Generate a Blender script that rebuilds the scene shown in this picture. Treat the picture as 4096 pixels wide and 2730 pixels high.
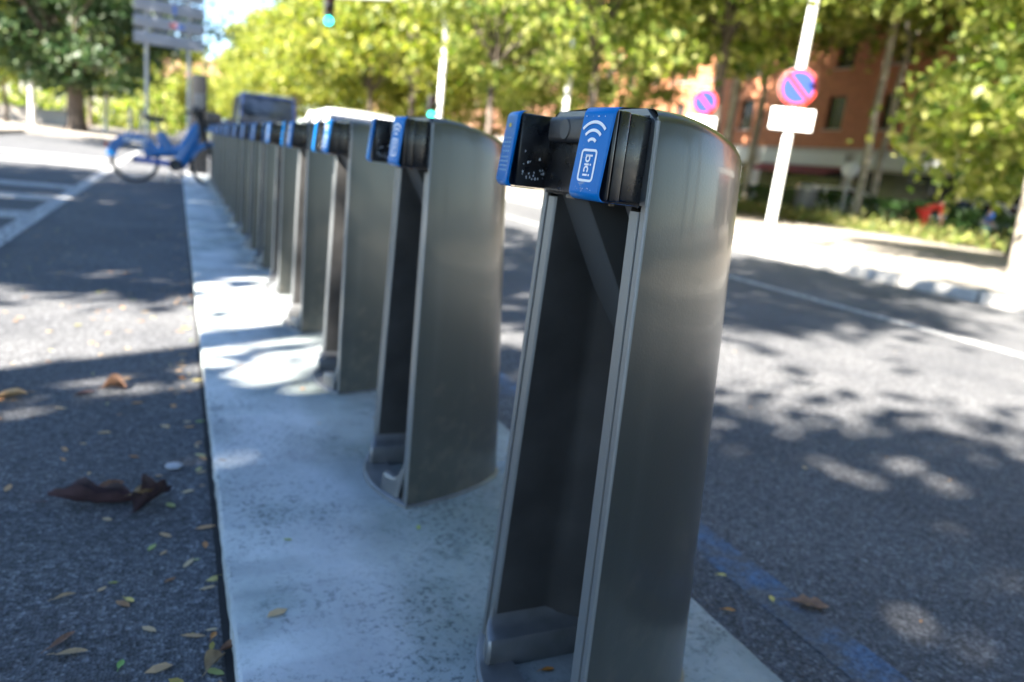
import bpy, bmesh, math, random
import numpy as np
from mathutils import Matrix, Vector, noise

sc = bpy.context.scene
for o in list(bpy.data.objects):
    bpy.data.objects.remove(o)
COL = sc.collection
R = math.radians

# ------------------------------------------------------------------ camera
cam_d = bpy.data.cameras.new('camera')
cam = bpy.data.objects.new('camera', cam_d); COL.objects.link(cam); sc.camera = cam
CR = [[0.90695, 0.00476, 0.42121], [-0.40567, -0.25945, 0.87643], [0.11345, -0.96575, -0.23338]]
mw = Matrix([[CR[i][0], -CR[i][1], -CR[i][2], 0] for i in range(3)] + [[0, 0, 0, 1]])
mw.translation = (0, 0, 0.87)
cam.matrix_world = mw
cam_d.sensor_width = 36.0; cam_d.lens = 25.44
cam_d.clip_start = 0.02; cam_d.clip_end = 1500
cam_d.dof.use_dof = True
cam_d.dof.focus_distance = 0.80
cam_d.dof.aperture_fstop = 3.2

# ------------------------------------------------------------------ light
SUN_TRAVEL = (0.90, 0.436)          # horizontal travel of the sunlight
SUN_EL = 41.0
w = bpy.data.worlds.new('World'); sc.world = w; w.use_nodes = True
nt = w.node_tree; bg = nt.nodes['Background']
sky = nt.nodes.new('ShaderNodeTexSky'); sky.sky_type = 'NISHITA'; sky.sun_disc = False
sky.sun_elevation = R(SUN_EL)
sky.sun_rotation = math.atan2(-SUN_TRAVEL[0], -SUN_TRAVEL[1])
sky.air_density = 1.0; sky.dust_density = 0.2; sky.ozone_density = 5.0
nt.links.new(sky.outputs[0], bg.inputs[0]); bg.inputs[1].default_value = 0.052
sd = bpy.data.lights.new('sun', 'SUN'); sd.energy = 5.0; sd.angle = R(0.53); sd.color = (1.0, 0.93, 0.82)
so = bpy.data.objects.new('sun', sd); COL.objects.link(so)
ce = math.cos(R(SUN_EL))
so.rotation_euler = Vector((SUN_TRAVEL[0]*ce, SUN_TRAVEL[1]*ce, -math.sin(R(SUN_EL)))).to_track_quat('-Z', 'Y').to_euler()
so.location = (-20, -10, 30)
vs = sc.view_settings
sc.display_settings.display_device = 'sRGB'
vs.view_transform = 'Standard'; vs.look = 'None'; vs.gamma = 1.0; vs.exposure = 3.25
vs.use_curve_mapping = False
sc.render.engine = 'CYCLES'
cy = sc.cycles
cy.use_denoising = True
try:
    cy.denoiser = 'OPENIMAGEDENOISE'; cy.denoising_input_passes = 'RGB_ALBEDO_NORMAL'
except Exception:
    pass
cy.max_bounces = 8; cy.diffuse_bounces = 4; cy.glossy_bounces = 4; cy.transmission_bounces = 4
cy.sample_clamp_indirect = 8.0
cy.caustics_reflective = False; cy.caustics_refractive = False

# ------------------------------------------------------------------ materials
MATS = {}
def nodes_of(m):
    m.use_nodes = True
    return m.node_tree.nodes, m.node_tree.links
def mat(name, col, rough=0.5, metal=0.0, var=0.0, vscale=8.0, bump=0.0, bscale=200.0, coat=0.0, emit=None, estr=0.0, spec=0.5, col2=None, trans=0.0, stretch=None, detail=4.0, rvar=0.0, bdist=0.002):
    if name in MATS: return MATS[name]
    m = bpy.data.materials.new(name); MATS[name] = m
    N, L = nodes_of(m); b = N['Principled BSDF']
    b.inputs['Base Color'].default_value = (*col, 1); b.inputs['Roughness'].default_value = rough
    b.inputs['Metallic'].default_value = metal; b.inputs['Specular IOR Level'].default_value = spec
    b.inputs['Coat Weight'].default_value = coat; b.inputs['Coat Roughness'].default_value = 0.08
    b.inputs['Transmission Weight'].default_value = trans
    if emit: b.inputs['Emission Color'].default_value = (*emit, 1); b.inputs['Emission Strength'].default_value = estr
    tc = N.new('ShaderNodeTexCoord'); src = tc.outputs['Object']
    if stretch:
        mp = N.new('ShaderNodeMapping'); mp.inputs['Scale'].default_value = stretch
        L.new(src, mp.inputs[0]); src2 = mp.outputs[0]
    else: src2 = src
    if var > 0 or rvar > 0:
        n = N.new('ShaderNodeTexNoise'); n.inputs['Scale'].default_value = vscale; n.inputs['Detail'].default_value = detail
        L.new(src2, n.inputs['Vector'])
        if var > 0:
            rp = N.new('ShaderNodeValToRGB'); rp.color_ramp.elements[0].position = 0.32; rp.color_ramp.elements[1].position = 0.68
            c2 = col2 if col2 else tuple(min(1, c*(1+var)) for c in col)
            c1 = col if col2 else tuple(c*(1-var) for c in col)
            rp.color_ramp.elements[0].color = (*c1, 1); rp.color_ramp.elements[1].color = (*c2, 1)
            L.new(n.outputs[0], rp.inputs[0]); L.new(rp.outputs[0], b.inputs['Base Color'])
        if rvar > 0:
            mr = N.new('ShaderNodeMapRange'); mr.inputs['From Min'].default_value = .3; mr.inputs['From Max'].default_value = .7
            mr.inputs['To Min'].default_value = max(0.02, rough-rvar); mr.inputs['To Max'].default_value = min(1, rough+rvar)
            L.new(n.outputs[0], mr.inputs[0]); L.new(mr.outputs[0], b.inputs['Roughness'])
    if bump > 0:
        n2 = N.new('ShaderNodeTexNoise'); n2.inputs['Scale'].default_value = bscale; n2.inputs['Detail'].default_value = 3
        L.new(src, n2.inputs['Vector'])
        bp = N.new('ShaderNodeBump'); bp.inputs['Strength'].default_value = bump; bp.inputs['Distance'].default_value = bdist
        L.new(n2.outputs[0], bp.inputs['Height']); L.new(bp.outputs[0], b.inputs['Normal'])
    return m

def asphalt_mat(name, base, light, agg=160.0):
    m = bpy.data.materials.new(name); MATS[name] = m
    N, L = nodes_of(m); b = N['Principled BSDF']; b.inputs['Roughness'].default_value = 0.85
    b.inputs['Specular IOR Level'].default_value = 0.35
    tc = N.new('ShaderNodeTexCoord')
    v = N.new('ShaderNodeTexVoronoi'); v.inputs['Scale'].default_value = agg; L.new(tc.outputs['Object'], v.inputs['Vector'])
    n = N.new('ShaderNodeTexNoise'); n.inputs['Scale'].default_value = 1.3; n.inputs['Detail'].default_value = 8; n.inputs['Roughness'].default_value = .62
    L.new(tc.outputs['Object'], n.inputs['Vector'])
    n3 = N.new('ShaderNodeTexNoise'); n3.inputs['Scale'].default_value = 38; n3.inputs['Detail'].default_value = 5
    L.new(tc.outputs['Object'], n3.inputs['Vector'])
    sep = N.new('ShaderNodeSeparateColor'); L.new(v.outputs['Color'], sep.inputs[0])
    ramp = N.new('ShaderNodeValToRGB'); e = ramp.color_ramp.elements
    e[0].position = 0.0; e[0].color = (*[c*0.5 for c in base], 1); e[1].position = 1.0; e[1].color = (*light, 1)
    e2 = e.new(0.55); e2.color = (*base, 1); e3 = e.new(0.88); e3.color = (*[c*1.5 for c in base], 1)
    L.new(sep.outputs[0], ramp.inputs[0])
    mx = N.new('ShaderNodeMix'); mx.data_type = 'RGBA'; mx.blend_type = 'MULTIPLY'; mx.inputs[0].default_value = 1
    r2 = N.new('ShaderNodeValToRGB'); r2.color_ramp.elements[0].position = .3; r2.color_ramp.elements[0].color = (.72, .72, .74, 1)
    r2.color_ramp.elements[1].position = .7; r2.color_ramp.elements[1].color = (1.25, 1.22, 1.18, 1)
    L.new(n.outputs[0], r2.inputs[0]); L.new(ramp.outputs[0], mx.inputs[6]); L.new(r2.outputs[0], mx.inputs[7])
    mx2 = N.new('ShaderNodeMix'); mx2.data_type = 'RGBA'; mx2.blend_type = 'MULTIPLY'; mx2.inputs[0].default_value = 1
    r3 = N.new('ShaderNodeValToRGB'); r3.color_ramp.elements[0].position = .35; r3.color_ramp.elements[0].color = (.7, .7, .7, 1)
    r3.color_ramp.elements[1].position = .7; r3.color_ramp.elements[1].color = (1.2, 1.2, 1.2, 1)
    L.new(n3.outputs[0], r3.inputs[0]); L.new(mx.outputs[2], mx2.inputs[6]); L.new(r3.outputs[0], mx2.inputs[7])
    L.new(mx2.outputs[2], b.inputs['Base Color'])
    bp = N.new('ShaderNodeBump'); bp.inputs['Strength'].default_value = 0.9; bp.inputs['Distance'].default_value = 0.004
    L.new(v.outputs['Distance'], bp.inputs['Height']); L.new(bp.outputs[0], b.inputs['Normal'])
    return m

def concrete_mat(name, base):
    m = bpy.data.materials.new(name); MATS[name] = m
    N, L = nodes_of(m); b = N['Principled BSDF']; b.inputs['Roughness'].default_value = 0.8
    b.inputs['Specular IOR Level'].default_value = 0.3
    tc = N.new('ShaderNodeTexCoord'); mp = N.new('ShaderNodeMapping'); mp.inputs['Scale'].default_value = (1, 1, 1)
    L.new(tc.outputs['Object'], mp.inputs[0])
    def noise_(s, d=6, rough=.6):
        n = N.new('ShaderNodeTexNoise'); n.inputs['Scale'].default_value = s; n.inputs['Detail'].default_value = d; n.inputs['Roughness'].default_value = rough
        L.new(mp.outputs[0], n.inputs['Vector']); return n.outputs[0]
    def ramp_(src, p0, c0, p1, c1):
        r = N.new('ShaderNodeValToRGB'); r.color_ramp.elements[0].position = p0; r.color_ramp.elements[1].position = p1
        r.color_ramp.elements[0].color = (*c0, 1); r.color_ramp.elements[1].color = (*c1, 1); L.new(src, r.inputs[0]); return r.outputs[0]
    def mul(a, c, f=1.0):
        x = N.new('ShaderNodeMix'); x.data_type = 'RGBA'; x.blend_type = 'MULTIPLY'; x.inputs[0].default_value = f
        L.new(a, x.inputs[6]); L.new(c, x.inputs[7]); return x.outputs[2]
    g = ramp_(noise_(2.6), .3, [c*.70 for c in base], .72, [c*1.12 for c in base])
    # pitted dark speckle, stronger where a large-scale stain mask is high
    sp = ramp_(noise_(85, 4, .75), .52, (1, 1, 1), .62, (.34, .37, .38))
    mask = ramp_(noise_(3.6, 5), .42, (.12, .12, .12), .60, (1, 1, 1))
    x = N.new('ShaderNodeMix'); x.data_type = 'RGBA'; x.blend_type = 'MULTIPLY'
    L.new(mask, x.inputs[0]); L.new(g, x.inputs[6]); L.new(sp, x.inputs[7])
    blot = ramp_(noise_(6.0, 9, .82), .56, (1, 1, 1), .72, (.26, .29, .30))
    blot2 = ramp_(noise_(2.3, 3), .46, (1, 1, 1), .62, (.66, .71, .69))
    # darker concrete tone along the dock feet, with a ragged edge
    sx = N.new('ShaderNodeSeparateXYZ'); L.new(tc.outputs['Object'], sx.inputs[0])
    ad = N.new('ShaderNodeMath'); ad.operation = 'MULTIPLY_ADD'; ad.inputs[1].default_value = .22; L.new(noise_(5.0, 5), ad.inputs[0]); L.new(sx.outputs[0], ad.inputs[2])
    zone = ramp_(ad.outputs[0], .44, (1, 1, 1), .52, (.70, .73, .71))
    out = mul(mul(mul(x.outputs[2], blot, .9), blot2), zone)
    L.new(out, b.inputs['Base Color'])
    bp = N.new('ShaderNodeBump'); bp.inputs['Strength'].default_value = .5; bp.inputs['Distance'].default_value = .003
    L.new(noise_(55, 5), bp.inputs['Height']); L.new(bp.outputs[0], b.inputs['Normal'])
    return m

def paint_mat(name, paint, base, thr=0.5, scale=26.0, soft=.08):
    """worn road paint over asphalt"""
    m = bpy.data.materials.new(name); MATS[name] = m
    N, L = nodes_of(m); b = N['Principled BSDF']; b.inputs['Roughness'].default_value = 0.8
    tc = N.new('ShaderNodeTexCoord')
    n = N.new('ShaderNodeTexNoise'); n.inputs['Scale'].default_value = scale; n.inputs['Detail'].default_value = 7; n.inputs['Roughness'].default_value = .7
    L.new(tc.outputs['Object'], n.inputs['Vector'])
    r = N.new('ShaderNodeValToRGB'); r.color_ramp.elements[0].position = thr-soft; r.color_ramp.elements[1].position = thr+soft
    r.color_ramp.elements[0].color = (*base, 1); r.color_ramp.elements[1].color = (*paint, 1)
    L.new(n.outputs[0], r.inputs[0]); L.new(r.outputs[0], b.inputs['Base Color'])
    v = N.new('ShaderNodeTexVoronoi'); v.inputs['Scale'].default_value = 160; L.new(tc.outputs['Object'], v.inputs['Vector'])
    sp_ = N.new('ShaderNodeSeparateColor'); L.new(v.outputs['Color'], sp_.inputs[0])
    mr_ = N.new('ShaderNodeMapRange'); mr_.inputs['To Min'].default_value = .55; mr_.inputs['To Max'].default_value = 1.35; L.new(sp_.outputs[0], mr_.inputs[0])
    hs_ = N.new('ShaderNodeHueSaturation'); L.new(mr_.outputs[0], hs_.inputs['Value']); L.new(r.outputs[0], hs_.inputs['Color']); L.new(hs_.outputs[0], b.inputs['Base Color'])
    bp = N.new('ShaderNodeBump'); bp.inputs['Strength'].default_value = .6; bp.inputs['Distance'].default_value = .003
    L.new(v.outputs['Distance'], bp.inputs['Height']); L.new(bp.outputs[0], b.inputs['Normal'])
    return m

def leaf_mat(name, cols, transl=0.45, rough=.5):
    m = bpy.data.materials.new(name); MATS[name] = m
    N, L = nodes_of(m); b = N['Principled BSDF']; out = N['Material Output']
    b.inputs['Roughness'].default_value = rough; b.inputs['Specular IOR Level'].default_value = .35
    g = N.new('ShaderNodeNewGeometry')
    r = N.new('ShaderNodeValToRGB'); el = r.color_ramp.elements
    el[0].position = 0; el[0].color = (*cols[0], 1); el[1].position = 1; el[1].color = (*cols[-1], 1)
    for i, c in enumerate(cols[1:-1]):
        e = el.new((i+1)/(len(cols)-1)); e.color = (*c, 1)
    L.new(g.outputs['Random Per Island'], r.inputs[0]); L.new(r.outputs[0], b.inputs['Base Color'])
    t = N.new('ShaderNodeBsdfTranslucent')
    hs = N.new('ShaderNodeHueSaturation'); hs.inputs['Value'].default_value = 1.6; hs.inputs['Saturation'].default_value = 1.15
    L.new(r.outputs[0], hs.inputs['Color']); L.new(hs.outputs[0], t.inputs['Color'])
    mx = N.new('ShaderNodeMixShader'); mx.inputs[0].default_value = transl
    L.new(b.outputs[0], mx.inputs[1]); L.new(t.outputs[0], mx.inputs[2]); L.new(mx.outputs[0], out.inputs[0])
    return m

ASPH = (.082, .085, .092)
asphalt_mat('asphalt', ASPH, (.20, .205, .215))
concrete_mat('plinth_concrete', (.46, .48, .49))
paint_mat('white_paint', (.46, .46, .45), ASPH, .49)
paint_mat('blue_paint', (.022, .14, .32), (.078, .081, .088), .63, 7, .20)
mat('paving', (.24, .215, .185), .8, var=.18, vscale=1.2, bump=.3, bscale=60)
mat('granite_kerb', (.30, .29, .27), .75, var=.2, vscale=18)
mat('joint_dirt', (.012, .012, .013), .95, var=.4, vscale=40)

# ------------------------------------------------------------------ mesh helpers
class MB:
    def __init__(s): s.v = []; s.f = []
    def add(s, v, f):
        o = len(s.v); s.v += [tuple(p) for p in v]; s.f += [tuple(i+o for i in q) for q in f]; return s
    def grid(s, rows, closed=False):
        nr = len(rows); nc = len(rows[0]); v = [p for r in rows for p in r]; f = []
        for i in range(nr-1):
            for j in range(nc if closed else nc-1):
                k = (j+1) % nc
                f.append((i*nc+j, i*nc+k, (i+1)*nc+k, (i+1)*nc+j))
        return s.add(v, f)
    def box(s, x0, x1, y0, y1, z0, z1):
        v = [(x0,y0,z0),(x1,y0,z0),(x1,y1,z0),(x0,y1,z0),(x0,y0,z1),(x1,y0,z1),(x1,y1,z1),(x0,y1,z1)]
        return s.add(v, [(0,3,2,1),(4,5,6,7),(0,1,5,4),(1,2,6,5),(2,3,7,6),(3,0,4,7)])
    def hexa(s, b, t):
        return s.add(list(b)+list(t), [(0,3,2,1),(4,5,6,7),(0,1,5,4),(1,2,6,5),(2,3,7,6),(3,0,4,7)])
    def rbox(s, x0, x1, y0, y1, z0, z1, r=.004, seg=2):
        t = MB().box(x0, x1, y0, y1, z0, z1); return s.bev(t, r, seg)
    def bev(s, other, r, seg=2):
        bm = bmesh.new(); vs_ = [bm.verts.new(p) for p in other.v]
        for q in other.f: bm.faces.new([vs_[i] for i in q])
        bm.normal_update()
        bmesh.ops.bevel(bm, geom=list(bm.edges), offset=r, segments=seg, profile=.5, affect='EDGES', clamp_overlap=True)
        bm.verts.index_update()
        s.add([v.co[:] for v in bm.verts], [[v.index for v in f.verts] for f in bm.faces]); bm.free(); return s
    def tube(s, pts, rad, n=10, cap=True):
        if not isinstance(rad, (list, tuple)): rad = [rad]*len(pts)
        P = [Vector(p) for p in pts]; rows = []
        up = Vector((0, 0, 1))
        for i, p in enumerate(P):
            d = (P[min(i+1, len(P)-1)] - P[max(i-1, 0)]).normalized()
            a = up if abs(d.dot(up)) < .95 else Vector((1, 0, 0))
            x = d.cross(a).normalized(); y = d.cross(x).normalized()
            rows.append([p + x*math.cos(2*math.pi*k/n)*rad[i] + y*math.sin(2*math.pi*k/n)*rad[i] for k in range(n)])
        o = len(s.v); s.grid(rows, True)
        if cap:
            s.f.append(tuple(o+k for k in range(n))); s.f.append(tuple(o+(len(P)-1)*n+k for k in range(n-1, -1, -1)))
        return s
    def lathe(s, prof, c, axis='Z', n=24):
        rows = []
        for (r, h) in prof:
            row = []
            for k in range(n):
                a = 2*math.pi*k/n; u, v = r*math.cos(a), r*math.sin(a)
                row.append({'Z': (c[0]+u, c[1]+v, c[2]+h), 'Y': (c[0]+u, c[1]+h, c[2]+v), 'X': (c[0]+h, c[1]+u, c[2]+v)}[axis])
            rows.append(row)
        return s.grid(rows, True)
    def build(s, name, m, parent=None, smooth=35, loc=None):
        me = bpy.data.meshes.new(name); me.from_pydata(s.v, [], s.f)
        bm = bmesh.new(); bm.from_mesh(me); bmesh.ops.recalc_face_normals(bm, faces=bm.faces); bm.to_mesh(me); bm.free()
        if smooth:
            me.shade_smooth(); me.set_sharp_from_angle(angle=R(smooth))
        me.materials.append(MATS[m] if isinstance(m, str) else m)
        o = bpy.data.objects.new(name, me); COL.objects.link(o)
        if parent: o.parent = parent
        if loc: o.location = loc
        return o

def tag(o, label=None, cat=None, group=None, kind=None):
    if label: o['label'] = label
    if cat: o['category'] = cat
    if group: o['group'] = group
    if kind: o['kind'] = kind
    return o
def empty(name, loc=(0, 0, 0), rz=0.0):
    o = bpy.data.objects.new(name, None); COL.objects.link(o); o.location = loc; o.rotation_euler = (0, 0, rz); o.empty_display_size = .1
    return o
CH = {}
def copy_tree(o, parent=None):
    c = o.copy(); COL.objects.link(c); c.parent = parent
    for ch in [x for x in list(bpy.data.objects) if x.parent == o]:
        copy_tree(ch, c)
    return c
def struct(o): o['kind'] = 'structure'; return o

# ================================================================== SETTING
# ground sheet to the horizon
rng = np.random.default_rng(7)
g = MB(); g.add([(-400, -300, 0), (400, -300, 0), (400, 700, 0), (-400, 700, 0)], [(0, 1, 2, 3)])
struct(g.build('road', 'asphalt', smooth=0))
# painted markings
def sheet(name, m, x0, x1, y0, y1, z=.004):
    return struct(MB().add([(x0, y0, z), (x1, y0, z), (x1, y1, z), (x0, y1, z)], [(0, 1, 2, 3)]).build(name, m, smooth=0))
sheet('bay_line', 'white_paint', -1.17, -1.02, -3, 32)
for y0 in (7.05, 8.65, 10.2, 15.2, 18.0): sheet('bay_bar', 'white_paint', -5.0, -1.175, y0, y0+.55)
sheet('lane_line', 'white_paint', 5.25, 5.39, -6, 60)
sheet('blue_line', 'blue_paint', 1.17, 1.285, -2, 40, .0012)

# concrete plinth the docks stand on
PX0, PX1, PZ = .09, .98, .055
pl = MB()
def plinth_row(y):
    j = lambda a: noise.noise(Vector((a, y*2.2, 0)))*.003 + noise.noise(Vector((a, y*19., 5)))*.0028
    return [(PX0+j(1), y, -.02), (PX0+j(1), y, PZ-.005), (PX0+.006+j(2), y, PZ), (.3, y, PZ), (.6, y, PZ), (PX1-.018+j(3), y, PZ), (PX1+j(4), y, PZ-.014), (PX1+.004, y, -.02)]
pl.grid([plinth_row(y) for y in np.linspace(-2.2, 14.6, 700)])
r0, r1 = plinth_row(-2.2), plinth_row(14.6)
pl.add(r0, [tuple(range(8))]); pl.add(r1, [tuple(range(8))])
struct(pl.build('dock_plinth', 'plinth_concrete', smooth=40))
jd = MB()
jd.grid([[(PX0-.012-.006*abs(noise.noise(Vector((0, y*5, 3)))), y, .004), (PX0+.004, y, .004)] for y in np.linspace(-2.2, 14.6, 300)])
struct(jd.build('plinth_joint', 'joint_dirt', smooth=0))

# right pavement with granite kerb stones
KX = 7.95
pv = MB().box(KX+.151, 60, -12, 140, -.05, .13)
pav = struct(pv.build('pavement', 'paving', smooth=0))
random.seed(3)
ks_mesh = None
y = -2.0; k = 0
while y < 46:
    if ks_mesh is None:
        ks = MB().rbox(-.075, .075, -.485, .485, -.05, .135, .02, 2).build('kerb_stone', 'granite_kerb', pav); ks_mesh = ks.data
    else:
        ks = bpy.data.objects.new('kerb_stone', ks_mesh); COL.objects.link(ks); ks.parent = pav
    ks.location = (KX+.075+random.uniform(-.008, .008), y+.5, random.uniform(-.008, .004)); y += 1.0
struct(MB().box(KX, KX+.148, 46, 140, -.05, .134).build('kerb_run', 'granite_kerb', smooth=0))
# left pavement
lp = MB().box(-40, -5.2, -30, 33, -.05, .13).box(-40, -1.9, 33.003, 90, -.05, .13)
struct(lp.build('left_pavement', 'paving', smooth=0))

# ================================================================== BIKE DOCKS
mat('gunmetal', (.066, .069, .064), .30, metal=.40, var=.035, vscale=3.2, bump=.22, bscale=330, coat=.30, rvar=.012, bdist=.0008, detail=1.5)
_N, _L = nodes_of(MATS['gunmetal']); _b = _N['Principled BSDF']      # each dock has weathered to its own tone
_oi = _N.new('ShaderNodeObjectInfo'); _mr = _N.new('ShaderNodeMapRange'); _mr.inputs['To Min'].default_value = .82; _mr.inputs['To Max'].default_value = 1.25
_hs = _N.new('ShaderNodeHueSaturation'); _src = _b.inputs['Base Color'].links[0].from_socket
_tc = _N.new('ShaderNodeTexCoord'); _mp = _N.new('ShaderNodeMapping'); _mp.inputs['Scale'].default_value = (22, 22, 1.4); _L.new(_tc.outputs['Object'], _mp.inputs[0])
_n = _N.new('ShaderNodeTexNoise'); _n.inputs['Scale'].default_value = 1.0; _n.inputs['Detail'].default_value = 4; _L.new(_mp.outputs[0], _n.inputs['Vector'])
_n2 = _N.new('ShaderNodeTexNoise'); _n2.inputs['Scale'].default_value = 26; _n2.inputs['Detail'].default_value = 7; _L.new(_tc.outputs['Object'], _n2.inputs['Vector'])
_sx = _N.new('ShaderNodeSeparateXYZ'); _L.new(_tc.outputs['Object'], _sx.inputs[0])
_ma = _N.new('ShaderNodeMath'); _ma.operation = 'MULTIPLY_ADD'; _ma.inputs[1].default_value = -.55; _L.new(_sx.outputs[2], _ma.inputs[0]); _L.new(_n2.outputs[0], _ma.inputs[2])
_r1 = _N.new('ShaderNodeMapRange'); _r1.inputs['From Min'].default_value = .42; _r1.inputs['From Max'].default_value = .66; _r1.inputs['To Max'].default_value = .55; _L.new(_ma.outputs[0], _r1.inputs[0])
_d = _N.new('ShaderNodeMix'); _d.data_type = 'RGBA'; _d.inputs[7].default_value = (.13, .115, .095, 1); _L.new(_r1.outputs[0], _d.inputs[0]); _L.new(_src, _d.inputs[6])
_r2 = _N.new('ShaderNodeMapRange'); _r2.inputs['From Min'].default_value = .52; _r2.inputs['From Max'].default_value = .72; _r2.inputs['To Max'].default_value = .14; _L.new(_n.outputs[0], _r2.inputs[0])
_e = _N.new('ShaderNodeMix'); _e.data_type = 'RGBA'; _e.inputs[7].default_value = (.14, .14, .13, 1); _L.new(_r2.outputs[0], _e.inputs[0]); _L.new(_d.outputs[2], _e.inputs[6]); _src = _e.outputs[2]
_L.new(_oi.outputs['Random'], _mr.inputs[0]); _L.new(_mr.outputs[0], _hs.inputs['Value']); _L.new(_src, _hs.inputs['Color']); _L.new(_hs.outputs[0], _b.inputs['Base Color'])
mat('cast_edge', (.20, .21, .215), .42, metal=.7, bump=.5, bscale=700, bdist=.001)
mat('insert_grey', (.085, .088, .09), .5, metal=.3, bump=.3, bscale=500, bdist=.0008)
mat('liner_dark', (.046, .045, .045), .5, metal=.2, var=.3, vscale=9, bump=.3, bscale=500, bdist=.0008)
mat('foot_metal', (.20, .205, .21), .40, metal=.6, var=.2, vscale=14, bump=.3, bscale=350, bdist=.0008)
mat('black_gloss', (.008, .008, .009), .3, var=.35, vscale=30, coat=.22, rvar=.1, bump=.08, bscale=300)
mat('black_soft', (.016, .016, .017), .45, var=.3, vscale=60, bump=.2, bscale=600)
mat('rubber', (.012, .012, .013), .7)
mat('emblem_white', (.82, .83, .84), .45)
mat('pin_steel', (.45, .45, .46), .3, metal=1.0)
mat('rust_bracket', (.16, .13, .10), .6, metal=.4, var=.4, vscale=80)
mat('print_pale', (.28, .45, .62), .5)
mat('led_amber', (.55, .45, .05), .4)
mat('scuff', (.62, .66, .70), .6)
# scratched blue plate
def blue_plate():
    m = bpy.data.materials.new('dock_blue'); MATS['dock_blue'] = m
    N, L = nodes_of(m); b = N['Principled BSDF']; b.inputs['Roughness'].default_value = .33
    b.inputs['Coat Weight'].default_value = .0; b.inputs['Specular IOR Level'].default_value = .22
    tc = N.new('ShaderNodeTexCoord')
    n = N.new('ShaderNodeTexNoise'); n.inputs['Scale'].default_value = 330; n.inputs['Detail'].default_value = 5; L.new(tc.outputs['Object'], n.inputs['Vector'])
    n2 = N.new('ShaderNodeTexNoise'); n2.inputs['Scale'].default_value = 45; L.new(tc.outputs['Object'], n2.inputs['Vector'])
    ml = N.new('ShaderNodeMath'); ml.operation = 'MULTIPLY'; L.new(n.outputs[0], ml.inputs[0]); L.new(n2.outputs[0], ml.inputs[1])
    r = N.new('ShaderNodeValToRGB'); r.color_ramp.elements[0].position = .425; r.color_ramp.elements[1].position = .45
    r.color_ramp.elements[0].color = (.0005, .15, .47, 1); r.color_ramp.elements[1].color = (.30, .36, .42, 1)
    L.new(ml.outputs[0], r.inputs[0]); L.new(r.outputs[0], b.inputs['Base Color'])
blue_plate()

YC = .85; XF = .497; H = .0
def hw0(z): return .168 + (.130-.168)*(z/.89)
def dep(z): return .305 + (.232-.305)*(z/.89)
def plan(z, s, inset=0.0):
    u = 1-abs(s)**2.0
    wv = max(.002, hw0(z)-inset); dv = dep(z)-inset
    yv = wv*(max(0., 1-u**1.4))**.62
    return XF+dv*u, math.copysign(yv, s) if s != 0 else 0.0
def ztop(x): return .897 - .45*max(0., x-.53)**1.6
OX = .65    # empty origin x
def loc_pts(rows): return [[(p[0]-OX, p[1], p[2]) for p in r] for r in rows]

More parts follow.
